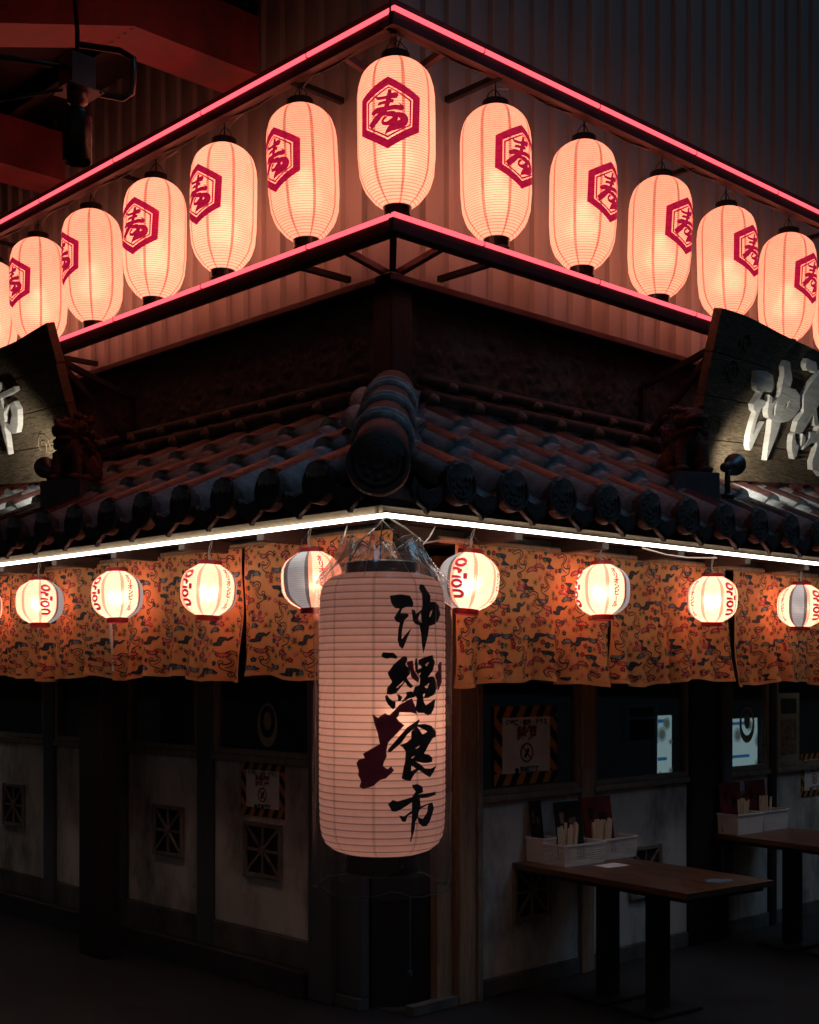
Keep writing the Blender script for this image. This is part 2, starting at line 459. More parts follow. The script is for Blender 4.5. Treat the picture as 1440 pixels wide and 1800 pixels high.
def region(polys, holes=(), step=0.012):
    """Union of outlines less the holes, cut into triangles no bigger than the step (so that it can be bent round a curved surface)."""
    vs = []; es = []
    for pl in list(polys) + list(holes):
        pts = []
        for i, a in enumerate(pl):
            b = pl[(i + 1) % len(pl)]
            k = max(1, int(math.hypot(b[0] - a[0], b[1] - a[1]) / step))
            pts += [(a[0] + (b[0] - a[0]) * q / k, a[1] + (b[1] - a[1]) * q / k) for q in range(k)]
        k0 = len(vs); vs += pts
        es += [(k0 + i, k0 + (i + 1) % len(pts)) for i in range(len(pts))]
    xs = [v[0] for v in vs]; ys = [v[1] for v in vs]
    ny = int((max(ys) - min(ys)) / step) + 1; nx = int((max(xs) - min(xs)) / step) + 1
    for i in range(nx):
        for j in range(ny):
            p = (min(xs) + (i + 0.5) * step, min(ys) + (j + 0.37 + 0.3 * (i % 2)) * step)
            if any(inside(p, q) for q in polys) and not any(inside(p, q) for q in holes): vs.append(p)
    ov, oe, of, *_ = delaunay_2d_cdt([Vector(v) for v in vs], es, [], 0, 1e-7)
    fs = []
    for f in of:
        c = (sum(ov[i].x for i in f) / len(f), sum(ov[i].y for i in f) / len(f))
        if any(inside(c, q) for q in polys) and not any(inside(c, q) for q in holes): fs.append(tuple(f))
    used = sorted({i for f in fs for i in f}); mp = {i: k for k, i in enumerate(used)}
    return [(ov[i].x, ov[i].y) for i in used], [tuple(mp[i] for i in f) for f in fs]

def stroke(pts, sub=5):
    """Brush stroke (x, y, width) as an outline."""
    P = []
    n = len(pts)
    for i in range(n - 1):
        p0, p1, p2, p3 = pts[max(i - 1, 0)], pts[i], pts[i + 1], pts[min(i + 2, n - 1)]
        for q in range(sub):
            t = q / sub
            P.append(tuple(0.5 * (2 * b + (c - a) * t + (2 * a - 5 * b + 4 * c - d) * t * t + (3 * b - a - 3 * c + d) * t ** 3) for a, b, c, d in zip(p0, p1, p2, p3)))
    P.append(pts[-1])
    L = []; Q = []
    for i, p in enumerate(P):
        a, b = P[max(i - 1, 0)], P[min(i + 1, len(P) - 1)]
        d = Vector((b[0] - a[0], b[1] - a[1]))
        if d.length < 1e-9: continue
        d.normalize(); w = max(p[2], 0.0004) / 2
        L.append((p[0] - d.y * w, p[1] + d.x * w)); Q.append((p[0] + d.y * w, p[1] - d.x * w))
    return L + Q[::-1]

def strokes_region(sts, step=0.012):
    """Each stroke on its own: (verts, faces) lists in order."""
    return [region([stroke(s)], (), step) for s in sts]

def text_flat(body, size, bold=0.0):
    cu = bpy.data.curves.new('lettering', 'FONT'); cu.body = body; cu.size = size
    cu.align_x = 'CENTER'; cu.align_y = 'CENTER'; cu.resolution_u = 3; cu.offset = bold
    ob = bpy.data.objects.new('lettering', cu); COL.objects.link(ob)
    dg = bpy.context.evaluated_depsgraph_get(); dg.update()
    me = ob.evaluated_get(dg).to_mesh()
    vs = [(v.co.x, v.co.y) for v in me.vertices]; fs = [tuple(p.vertices) for p in me.polygons]
    ob.evaluated_get(dg).to_mesh_clear()
    bpy.data.objects.remove(ob); bpy.data.curves.remove(cu)
    return vs, fs

def put_flat(mb, vf, o, ex, ey, mi=0, dx=0, dy=0):
    o, ex, ey = Vector(o), Vector(ex), Vector(ey)
    mb.add([o + ex * (x + dx) + ey * (y + dy) for x, y in vf[0]], vf[1], mi)

def lerp_table(tab, t):
    for (a, x), (b, y) in zip(tab, tab[1:]):
        if t <= b: return x + (y - x) * (t - a) / (b - a) if b > a else y
    return tab[-1][1]

KANJI_A=[[(26,434),(67,440),(104,435),(117,409),(114,394),(89,394),(73,388),(66,370),(92,370),(99,362),(81,346),(73,320),(71,298),(70,276),(86,295),(109,319),(92,282),(78,248),(72,241),(61,251),(55,273),(58,312),(63,336),(50,340),(42,354),(52,369),(63,387),(45,390),(32,408),(29,426)],[(108,387),(124,382),(126,368),(152,386),(156,402),(155,444),(144,464),(152,480),(170,478),(180,461),(198,440),(196,416),(225,417),(252,405),(264,372),(246,349),(220,334),(188,326),(182,294),(170,257),(159,225),(152,257),(148,299),(141,328),(124,332),(114,343),(111,367)]]
KANJI_A_HOLES=[[(136,354),(148,377),(151,338),(139,343)],[(190,358),(192,375),(207,388),(202,370)]]
KANJI_B=[[(-3,219),(3,229),(23,227),(41,227),(55,212),(52,205),(32,208),(14,205),(0,211)],[(19,154),(41,185),(76,215),(89,214),(92,201),(83,185),(98,171),(103,152),(89,135),(104,116),(116,105),(104,98),(92,106),(83,121),(73,108),(50,80),(32,75),(16,77),(17,99),(35,121),(23,143)],[(10,69),(17,75),(26,61),(41,50),(48,53),(47,28),(38,21),(20,39),(12,55)],[(52,77),(61,75),(73,66),(67,52),(55,50),(57,64)],[(86,83),(104,87),(121,82),(124,66),(98,61),(80,50),(67,44),(80,61),(89,72)],[(124,207),(131,207),(135,179),(134,166),(152,174),(144,182),(136,184),(138,202),(170,213),(207,220),(220,194),(211,166),(182,138),(211,142),(230,123),(235,95),(216,73),(182,62),(159,60),(161,49),(170,35),(225,59),(216,25),(200,3),(182,-3),(159,7),(134,7),(124,24),(131,60),(114,83),(121,102),(141,110),(144,135),(124,160),(121,188)]]
KANJI_B_HOLES=[[(51,102),(80,127),(73,116),(54,99)],[(166,184),(186,194),(176,178)],[(164,103),(190,117),(178,97)],[(161,63),(168,79),(157,74)],[(136,149),(148,156),(141,143)]]
MAP_NORTH=[[(89,195),(114,199),(119,163),(141,135),(138,118),(121,127),(108,138),(104,157),(92,182)],[(220,146),(246,163),(243,180),(257,195),(274,195),(277,117),(241,84),(235,123)]]
KANJI_C=[[(20,-131),(22,-122),(63,-75),(90,-45),(139,-16),(143,-21),(132,-37),(90,-72),(70,-100),(51,-116),(28,-135)],[(63,-110),(90,-99),(107,-84),(107,-60),(132,-35),(166,-33),(201,-42),(229,-64),(229,-84),(211,-86),(188,-108),(162,-143),(188,-147),(206,-160),(204,-175),(175,-178),(155,-176),(125,-169),(147,-182),(166,-197),(197,-199),(231,-190),(211,-215),(192,-232),(166,-219),(139,-202),(121,-214),(103,-241),(83,-236),(70,-230),(76,-197),(83,-167),(85,-132),(73,-116)]]
KANJI_C_HOLES=[[(130,-41),(179,-62),(156,-72)],[(76,-99),(106,-68),(105,-86)],[(107,-156),(123,-148),(110,-159)],[(107,-182),(126,-196),(107,-204)],[(123,-122),(145,-111),(134,-122)]]
KANJI_D=[[(110,-255),(132,-252),(155,-263),(158,-284),(132,-292),(179,-289),(226,-286),(226,-298),(179,-305),(143,-305),(147,-335),(175,-328),(206,-324),(216,-349),(197,-390),(179,-410),(158,-410),(139,-395),(134,-376),(125,-391),(123,-415),(116,-444),(112,-464),(107,-462),(110,-438),(107,-414),(110,-384),(110,-360),(93,-368),(86,-389),(73,-387),(60,-364),(80,-368),(110,-348),(110,-318),(76,-338),(51,-350),(35,-349),(20,-322),(38,-307),(54,-313),(110,-299),(125,-280),(114,-267)]]
KANJI_D_HOLES=[[(147,-344),(183,-331),(179,-358),(158,-382),(136,-373),(139,-353)]]
MAP_SOUTH=[[(-35,5),(-16,-9),(9,8),(25,0),(44,18),(63,39),(110,62),(125,29),(132,2),(110,9),(63,11),(57,-6),(51,-9),(63,-24),(81,-37),(51,-68),(22,-98),(14,-131),(16,-149),(6,-170),(3,-184),(19,-196),(31,-185),(43,-200),(13,-229),(-9,-235),(-31,-256),(-67,-269),(-83,-260),(-76,-239),(-88,-218),(-86,-203),(-95,-174),(-86,-162),(-63,-155),(-70,-140),(-35,-119),(-9,-104),(-13,-83),(-16,-65),(-28,-32)]]
LONGEVITY=[[(9,91,10),(5,61,16),(-2,33,16),(-12,9,16),(-33,-9,19),(-57,-31,22),(-79,-49,19)],[(-52,69,3),(-41,60,10),(-17,58,10),(9,62,14),(30,65,20),(40,60,12)],[(-41,31,5),(-33,37,10),(-10,40,10),(12,43,12),(24,42,10)],[(-68,-2,10),(-60,5,16),(-37,12,17),(-6,13,14),(27,17,16),(54,14,16),(63,11,9)],[(41,36,1),(52,27,5),(60,17,12)],[(-37,-5,10),(-6,-8,14),(20,-10,19),(30,-22,16),(23,-35,19),(-1,-46,14),(-20,-43,10),(-20,-29,8),(-6,-18,9)],[(23,-10,10),(49,-15,19),(65,-26,24),(60,-44,26),(36,-56,26),(12,-66,21),(-4,-79,10),(-13,-91,2)]]
HEX_OUT=[(1,144),(135,68),(129,-75),(-3,-147),(-133,-68),(-129,77)]
HEX_IN=[(4,109),(102,52),(97,-58),(-2,-111),(-100,-52),(-97,57)]
HEX_LINE_OUT=[(4,103),(96,48),(92,-54),(-2,-104),(-93,-50),(-92,52)]
HEX_LINE_IN=[(5,97),(88,44),(86,-51),(-2,-95),(-86,-48),(-84,47)]

# ------------------------------------------------------------------ ground
def build_ground():
    g = MB()
    g.add([(-60, -60, 0), (60, -60, 0), (60, 60, 0), (-60, 60, 0)], [(0, 1, 2, 3)])
    tag(g.build('ground', 'asphalt'), None, None, kind='structure')
build_ground()

# ------------------------------------------------------------------ the corner building
bld = empty('restaurant_building', 'corner restaurant with ribbed cladding above a dark tiled eave', 'building')

def cladding(side, z0, z1, s1):
    pitch, flat, rise = 0.155, 0.098, 0.022
    prof = [(0.10, 0.0)]
    s = 0.10
    while s < s1:
        prof += [(s + flat, 0.0), (s + flat + 0.012, rise), (s + pitch - 0.012, rise), (s + pitch, 0.0)]
        s += pitch
    mb = MB(); vs = []; fs = []
    for s, d in prof: vs += [S(side, s, d - 0.02, z0), S(side, s, d - 0.02, z1)]
    for i in range(len(prof) - 1): fs.append((2 * i, 2 * i + 2, 2 * i + 3, 2 * i + 1))
    mb.add(vs, fs)
    mb.build('cladding_sheet', 'cladding', bld)
for sd in 'RL': cladding(sd, 3.385, 7.5, 8.0)
c = MB(); c.box(-0.012, 0.115, -0.012, 0.115, 3.395, 7.5); c.build('corner_trim', 'cladding', bld, bevel=0.006)

def stucco(side, s1):
    """Trowelled band between cladding and roof, with its rough ridges."""
    st = 0.0135; ns = int(s1 / st); nz = int(0.53 / st)
    vs = []; fs = []
    for j in range(nz + 1):
        for i in range(ns + 1):
            s = s1 * i / ns; z = 2.83 + 0.525 * j / nz
            q = Vector((s * 13, z * 16, 3.0 if side == 'R' else 9.0))
            h = abs(noise.noise(q + 0.6 * noise.noise_vector(q * 1.7))) * 0.024 + noise.noise(q * 2.9) * 0.006
            vs.append(S(side, s, 0.012 + h, z))
    for j in range(nz):
        for i in range(ns):
            a = j * (ns + 1) + i; fs.append((a, a + 1, a + ns + 2, a + ns + 1))
    MB().add(vs, fs).build('stucco_band', 'stucco', bld, smooth=True)
for sd in 'RL': stucco(sd, 4.0)
for sd in 'RL':
    b = MB(); sbox(b, sd, -0.11 if sd == 'R' else -0.108, 8.0, 0.0, 0.11, 3.350, 3.384 if sd == 'R' else 3.383); b.build('cladding_flashing', 'red_steel', bld, bevel=0.004)
    b = MB(); sbox(b, sd, 0.05, 8.0, 0.0, 0.05, 2.83, 2.90); b.build('roof_flashing', 'mortar', bld, bevel=0.008)
b = MB(); b.box(-0.07, 0.06, -0.07, 0.06, 2.86, 3.349); b.build('corner_post', 'black_wood', bld, bevel=0.006)

# ---- tiled eave roof
EAVE_O, EAVE_Z, TOP_Z = 0.85, 2.318, 2.800
SL = math.hypot(EAVE_O, TOP_Z - EAVE_Z)
AO, AZ = -EAVE_O / SL, (TOP_Z - EAVE_Z) / SL          # up the slope, in (out, height)
NO, NZ = AZ, -AO                                       # off the slope

def deck():
    mb = MB()
    for sd in 'RL':
        p = [S(sd, -0.80, 0.80, 2.245), S(sd, 8.0, 0.80, 2.245), S(sd, 8.0, 0.0, 2.725), S(sd, 0, 0, 2.725)]
        q = [v - Vector((0, 0, 0.03)) for v in p]
        mb.add(p + q, [(0, 1, 2, 3), (4, 7, 6, 5), (0, 4, 5, 1), (1, 5, 6, 2), (2, 6, 7, 3), (3, 7, 4, 0)])
    return mb.build('roof', 'dark_wood', bld)
roof = deck()

def barrel_mesh(name, r0, r1, length, clay=True):
    """One cover tile: red clay crown bedded in grey mortar. Local X = down-slope start to up-slope, Z = off the roof."""
    seg = 10; vs = []; fs = []; ms = []
    xs = [0.0, 0.035, length * 0.66, length * 0.74, length]
    rr = [r0, r0 * 1.03, r0 + (r1 - r0) * 0.66, r0 + (r1 - r0) * 0.74, r1]
    for x, r in zip(xs, rr):
        for k in range(seg + 1):
            a = math.pi * (-0.12 + 1.24 * k / seg)
            vs.append((x, r * math.cos(a), r * math.sin(a)))
    w = seg + 1
    for i in range(len(xs) - 1):
        for k in range(seg):
            fs.append((i * w + k, i * w + k + 1, (i + 1) * w + k + 1, (i + 1) * w + k))
            ms.append(1 if clay and i in (0, 1) and 3 <= k <= 6 else (1 if clay and i == 2 and k in (4, 5) else 0))
    fs.append(tuple(range(w))); ms.append(0)
    fs.append(tuple((len(xs) - 1) * w + k for k in range(w))); ms.append(0)
    me = bpy.data.meshes.new(name); me.from_pydata(vs, [], fs)
    me.materials.append(MATS['mortar']); me.materials.append(MATS['clay'])
    me.polygons.foreach_set('material_index', ms)
    for p in me.polygons: p.use_smooth = len(p.vertices) == 4
    b = bmesh.new(); b.from_mesh(me); bmesh.ops.recalc_face_normals(b, faces=b.faces); b.to_mesh(me); b.free()
    return me

ROW = 0.335
cover_mesh = barrel_mesh('cover_tile', 0.083, 0.068, ROW + 0.03)

def frame_obj(name, me, parent, origin, ex, ey, ez):
    o = bpy.data.objects.new(name, me); COL.objects.link(o); o.parent = parent
    m = Matrix.Identity(4)
    for i, a in enumerate((ex, ey, ez)):
        a = Vector(a)
        m[0][i], m[1][i], m[2][i] = a.x, a.y, a.z
    m[0][3], m[1][3], m[2][3] = origin
    o.matrix_local = m
    return o

def disc_mesh():
    mb = MB()
    mb.lathe([(0.0, 0.004), (0.018, 0.006), (0.024, 0.000), (0.052, 0.000), (0.056, 0.007), (0.062, 0.007), (0.066, 0.0), (0.072, 0.001), (0.075, 0.012), (0.083, 0.012), (0.085, 0.006), (0.085, -0.032), (0.0, -0.032)], 28)
    for k in range(8):
        a = 2 * math.pi * k / 8
        mb.lathe([(0.0, 0.008), (0.007, 0.006), (0.010, 0.0)], 8, (0.039 * math.cos(a), 0.039 * math.sin(a), 0.0))
    return mb
disc = disc_mesh().build('eave_disc', 'dark_clay', None)
disc_me = disc.data; bpy.data.objects.remove(disc)
for p in disc_me.polygons: p.use_smooth = False

drip_poly = [(-0.086, 0.045), (-0.055, 0.012), (0, -0.004), (0.055, 0.012), (0.086, 0.045), (0.094, 0.0), (0.078, -0.036), (0.046, -0.058), (0.016, -0.072), (0, -0.092), (-0.016, -0.072), (-0.046, -0.058), (-0.078, -0.036), (-0.094, 0.0)]
dm = MB()
dm.prism(drip_poly, (0, 0, 0), (1, 0, 0), (0, 1, 0), (0, 0, 1), 0.022)
dm.prism([(x * 0.72, y * 0.62 - 0.010) for x, y in drip_poly], (0, 0, 0.022), (1, 0, 0), (0, 1, 0), (0, 0, 1), 0.006)
d_o = dm.build('drip_tile', 'dark_clay', None); drip_me = d_o.data; bpy.data.objects.remove(d_o)

def pan_mesh():
    vs = []; fs = []; seg = 6; w = seg + 1
    for x, dz in ((0.0, 0.012), (ROW + 0.02, 0.0)):
        for t in (0.0, -0.014):
            for k in range(seg + 1):
                y = -0.1 + 0.2 * k / seg
                vs.append((x, y, dz + t - 0.035 + 3.2 * y * y))
    for k in range(seg):
        fs.append((k, k + 1, 2 * w + k + 1, 2 * w + k)); fs.append((w + k, 3 * w + k, 3 * w + k + 1, w + k + 1)); fs.append((k, w + k, w + k + 1, k + 1))
    return MB().add(vs, fs)
pm_o = pan_mesh().build('pan_tile', 'mortar', None, smooth=True); pan_me = pm_o.data; bpy.data.objects.remove(pm_o)
cap_o = MB().lathe([(0.0, 0.034), (0.022, 0.030), (0.034, 0.012), (0.036, -0.05)], 12).build('tile_end_cap', 'skirting', None, smooth=True)
cap_me = cap_o.data; bpy.data.objects.remove(cap_o)

def tile_side(side, s0, pitch, count):
    ex, up, out = axes(side)
    slope = out * AO + up * AZ; nrm = out * NO + up * NZ
    lat = S(side, 1, 0, 0) - S(side, 0, 0, 0)
    rnd = random.Random(5 if side == 'R' else 6)
    for k in range(count):
        s = s0 + pitch * k
        omin = max(0.0, -s)
        nrow = max(1, math.ceil((EAVE_O - omin - 0.06) / (-AO) / ROW - 0.1))
        for r_ in range(nrow):
            d = r_ * ROW
            p = S(side, s + rnd.uniform(-0.004, 0.004), EAVE_O + AO * d, EAVE_Z - 0.008 + AZ * d) + nrm * (0.004 * (nrow - r_) * 0 + 0.0)
            j = nrm * 0.018
            sl2 = (slope - nrm * 0.045 + lat * rnd.uniform(-0.012, 0.012)).normalized()
            la2 = (lat - sl2 * lat.dot(sl2)).normalized()
            frame_obj('cover_tile', cover_mesh, roof, p + j, sl2, la2, sl2.cross(la2) if (sl2.cross(la2)).z > 0 else la2.cross(sl2))
        rot = rnd.uniform(0, 0.7)
        tilt = (out + up * 0.10 + lat * rnd.uniform(-0.03, 0.03)).normalized()
        a1 = tilt.orthogonal().normalized(); a2 = tilt.cross(a1)
        q1 = a1 * math.cos(rot) + a2 * math.sin(rot)
        frame_obj('eave_disc', disc_me, roof, S(side, s, EAVE_O + 0.020, EAVE_Z + 0.008), q1 * 1.02, tilt.cross(q1) * 1.02, tilt)
        # pan between this column and the next
        sp = s + pitch / 2
        pmin = max(0.0, -sp)
        prow = max(1, math.ceil((EAVE_O - pmin - 0.05) / (-AO) / ROW - 0.15))
        for r_ in range(prow):
            d = r_ * ROW + 0.015
            frame_obj('pan_tile', pan_me, roof, S(side, sp, EAVE_O + AO * d, EAVE_Z - 0.012 + AZ * d), slope, lat, slope.cross(lat) if slope.cross(lat).z > 0 else lat.cross(slope))
        t2 = (out + up * (-0.10)).normalized()
        frame_obj('drip_tile', drip_me, roof, S(side, sp, EAVE_O - 0.012, EAVE_Z - 0.030), lat, t2.cross(lat) if t2.cross(lat).z > 0 else lat.cross(t2), t2)
        if s > 0.1:
            frame_obj('tile_end_cap', cap_me, roof, S(side, s, 0.10, 2.845), lat, up, out)
            frame_obj('tile_end_cap', cap_me, roof, S(side, s + pitch / 2, 0.075, 2.925), lat * 0.8, up * 0.8, out)
tile_side('R', -0.453, 0.3045, 15)
tile_side('L', -0.521, 0.3075, 15)
# drip tile before the first column, on either side of the corner
for sd, sp in (('R', -0.453 - 0.152), ('L', -0.521 - 0.152)):
    ex, up, out = axes(sd); lat = S(sd, 1, 0, 0); lat = Vector((lat.x, lat.y, 0)); t2 = (out + up * (-0.10)).normalized()
    frame_obj('drip_tile', drip_me, roof, S(sd, sp, EAVE_O - 0.012, EAVE_Z - 0.030), lat, t2.cross(lat) if t2.cross(lat).z > 0 else lat.cross(t2), t2)
for sd in 'RL':                                       # two low tiled courses against the wall
    for z, o, r_ in ((2.865, 0.085, 0.030), (2.945, 0.06, 0.026)):
        m_ = MB(); m_.tube([S(sd, 0.12, o, z), S(sd, 8.0, o, z)], r_, 10); m_.build('ridge_course', 'dark_clay', roof, smooth=True)

# the hip ridge at the corner: big drum tiles with ringed collars
hip0, hip1 = Vector((-0.955, -0.955, 2.335)), Vector((-0.05, -0.05, 2.86))
hd = (hip1 - hip0).normalized(); hl = (hip1 - hip0).length
for k in range(4):
    a = hip0 + hd * (hl * k / 4); b_ = hip0 + hd * (hl * (k + 1) / 4 + 0.02)
    m_ = MB(); m_.tube([a, b_], [0.108 - 0.002 * (k % 2), 0.100], 20); m_.build('hip_tile', 'dark_clay', roof, smooth=True)
    if k:
        for dd in (0.0, 0.075):
            p = a + hd * dd
            m_ = MB(); m_.lathe([(0.100, -0.016), (0.118, -0.012), (0.123, 0.0), (0.118, 0.012), (0.100, 0.016)], 24, p, hd); m_.build('hip_collar', 'mortar', roof, smooth=True)
hx = Vector((-1, -1, 0.12)).normalized(); hs = Vector((1, -1, 0)).normalized()
frame_obj('hip_end_disc', disc_me, roof, hip0 + hx * 0.006, hs * 1.34, hx.cross(hs) * 1.34, hx * 1.2)

# fascia, soffit and rafters under the eave
for sd in 'RL':
    f = MB(); sbox(f, sd, -0.70 if sd == 'R' else -0.655, 8.0, 0.675, 0.70, 2.203, 2.300); f.build('fascia_board', 'fascia_wood', bld, bevel=0.003)
    k = 0
    for i in range(5):
        o0 = 0.14 * i
        f = MB(); sbox(f, sd, -o0 - (0.0 if sd == 'R' else -0.002), 8.0, o0 + 0.003, o0 + 0.134, 2.222, 2.240); f.build('soffit_plank', 'dark_wood', bld)
    for k in range(10):
        s = 0.10 + 0.6 * k
        f = MB(); sbox(f, sd, s, s + 0.05, 0.0, 0.66, 2.16, 2.221); f.build('rafter', 'dark_wood', bld, bevel=0.003)
    f = MB(); sbox(f, sd, -0.33, 8.0, 0.30, 0.36, 2.155, 2.219) if sd == 'R' else sbox(f, sd, -0.29, 8.0, 0.30, 0.36, 2.155, 2.219); f.build('lintel_beam', 'dark_wood', bld, bevel=0.003)

# ---- shop fronts
def wall_box(name, mat, side, s0, s1, o0, o1, z0, z1, bevel=0.004, parent=None):
    m_ = MB(); sbox(m_, side, s0, s1, o0, o1, z0, z1)
    return m_.build(name, mat, parent or bld, bevel=bevel)

def window(side, s0, s1, z0, z1):
    fr = MB(); t = 0.028
    sbox(fr, side, s0, s0 + t, -0.03, 0.012, z0, z1); sbox(fr, side, s1 - t, s1, -0.03, 0.012, z0, z1)
    sbox(fr, side, s0 + t, s1 - t, -0.03, 0.010, z0, z0 + t); sbox(fr, side, s0 + t, s1 - t, -0.03, 0.010, z1 - t, z1)
    w = fr.build('window', 'frame_wood', bld, bevel=0.002)
    p = MB(); sbox(p, side, s0 + t, s1 - t, -0.014, -0.008, z0 + t, z1 - t); p.build('pane', 'window_glass', w)
    return w

def vent(side, s0, s1, z0, z1):
    fr = MB(); t = 0.022
    for a, b, c_, d in ((s0, s0 + t, z0, z1), (s1 - t, s1, z0, z1), (s0 + t, s1 - t, z0, z0 + t), (s0 + t, s1 - t, z1 - t, z1)):
        sbox(fr, side, a, b, 0.001, 0.020, c_, d)
    v = fr.build('vent', 'frame_wood', bld, bevel=0.002)
    bk = MB(); sbox(bk, side, s0 + t, s1 - t, 0.0005, 0.004, z0 + t, z1 - t); bk.build('opening', 'hazard_black', v)
    cs, cz = (s0 + s1) / 2, (z0 + z1) / 2
    up = Vector((0, 0, 1))
    for q, (a, b) in enumerate((((s0 + t, cz), (s1 - t, cz)), ((cs, z0 + t), (cs, z1 - t)), ((s0 + t, z0 + t), (s1 - t, z1 - t)), ((s0 + t, z1 - t), (s1 - t, z0 + t)))):
        m_ = MB(); o = 0.008 + 0.0016 * q
        m_.bar(S(side, a[0], o, a[1]), S(side, b[0], o, b[1]), 0.014, 0.008, axes(side)[2]); m_.build('spoke', 'frame_wood', v)
    m_ = MB(); m_.lathe([(0.0, 0.012), (0.022, 0.012), (0.022, -0.012)], 16, S(side, cs, 0.010, cz), axes(side)[2]); m_.build('hub', 'frame_wood', v)
    return v

# right front: low wall panels, windows, posts
for s0, s1 in ((0.556, 1.345), (1.455, 2.34), (2.74, 3.22), (3.30, 4.6)):
    wall_box('wall_panel', 'plaster', 'R', s0 + 0.003, s1 - 0.003, -0.08, 0.0, 0.085, 0.955)
    wall_box('skirting_board', 'skirting', 'R', s0, s1, -0.08, 0.012, 0.0, 0.084)
    wall_box('window_sill', 'frame_wood', 'R', s0, s1, -0.08, 0.025, 0.956, 0.988)
    window('R', s0 + 0.002, s1 - 0.002, 0.990, 2.10)
wall_box('side_board', 'post_wood', 'R', 0.300, 0.405, -0.06, -0.01, 0.0, 2.15)
wall_box('wall_post', 'post_wood', 'R', 0.409, 0.553, -0.08, 0.035, 0.0, 2.15, 0.008)
wall_box('post_strip', 'frame_wood', 'R', 0.520, 0.556, 0.036, 0.050, 0.0, 2.15)
wall_box('window_post', 'post_wood', 'R', 1.349, 1.452, -0.08, 0.022, 0.0, 2.15, 0.006)
wall_box('wall_post', 'black_wood', 'R', 2.345, 2.735, -0.08, 0.03, 0.0, 2.15, 0.006)
wall_box('corner_bead', 'grey_panel', 'R', 2.640, 2.735, 0.031, 0.055, 0.30, 2.15, 0.004)
wall_box('window_post', 'black_wood', 'R', 3.225, 3.295, -0.08, 0.022, 0.0, 2.15, 0.006)
vent('R', 0.816, 1.10, 0.338, 0.631); vent('R', 1.778, 2.07, 0.335, 0.625)
# left front, standing on a dark plinth
wall_box('plinth', 'plinth', 'L', 0.58, 8.0, -0.08, 0.06, 0.0, 0.128)
for s0, s1 in ((0.575, 1.40), (1.545, 2.27), (2.42, 3.12), (3.26, 4.4)):
    wall_box('wall_panel', 'plaster', 'L', s0 + 0.003, s1 - 0.003, -0.08, 0.0, 0.272, 1.128)
    wall_box('skirting_board', 'skirting', 'L', s0, s1, -0.08, 0.012, 0.13, 0.270)
    wall_box('window_sill', 'frame_wood', 'L', s0, s1, -0.08, 0.025, 1.130, 1.165)
    window('L', s0 + 0.002, s1 - 0.002, 1.167, 2.10)
for s0, s1 in ((1.404, 1.541), (2.274, 2.416), (3.124, 3.256)):
    wall_box('window_post', 'grey_panel', 'L', s0, s1, -0.08, 0.020, 0.13, 2.15, 0.006)
wall_box('wall_post', 'grey_panel', 'L', 0.404, 0.571, -0.08, 0.035, 0.0, 2.15, 0.008)
wall_box('side_board', 'grey_panel', 'L', 0.225, 0.400, -0.06, -0.01, 0.06, 2.15)
wall_box('base_block', 'grey_panel', 'L', 0.225, 0.400, -0.06, 0.01, 0.0, 0.058)
vent('L', 0.807, 1.122, 0.542, 0.825); vent('L', 1.683, 1.987, 0.565, 0.85); vent('L', 3.529, 3.826, 0.576, 0.856)
m_ = MB(); m_.add([(0.075, 0.225, 0), (0.30, 0.065, 0), (0.30, 0.065, 2.15), (0.075, 0.225, 2.15), (0.10, 0.26, 0), (0.33, 0.10, 0), (0.33, 0.10, 2.15), (0.10, 0.26, 2.15)], [(0, 1, 2, 3), (5, 4, 7, 6), (0, 4, 5, 1), (3, 2, 6, 7), (0, 3, 7, 4), (1, 5, 6, 2)])
m_.build('corner_door', 'black_wood', bld)
wall_box('threshold', 'skirting', 'R', 0.10, 0.405, -0.02, 0.03, 0.0, 0.05)
# rooms behind the windows
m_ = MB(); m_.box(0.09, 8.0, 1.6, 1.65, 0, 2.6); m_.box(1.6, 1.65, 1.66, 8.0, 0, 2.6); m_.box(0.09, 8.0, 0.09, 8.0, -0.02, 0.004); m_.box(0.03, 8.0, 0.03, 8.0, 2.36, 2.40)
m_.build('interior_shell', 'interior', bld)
m_ = MB(); m_.box(0.02, 8.0, 8.0, 8.1, 0, 7.5); m_.box(8.0, 8.1, 0.02, 8.1, 0, 7.5); m_.box(0.0, 8.1, 0.0, 8.1, 7.5, 7.55); m_.build('rear_wall', 'stucco', bld)

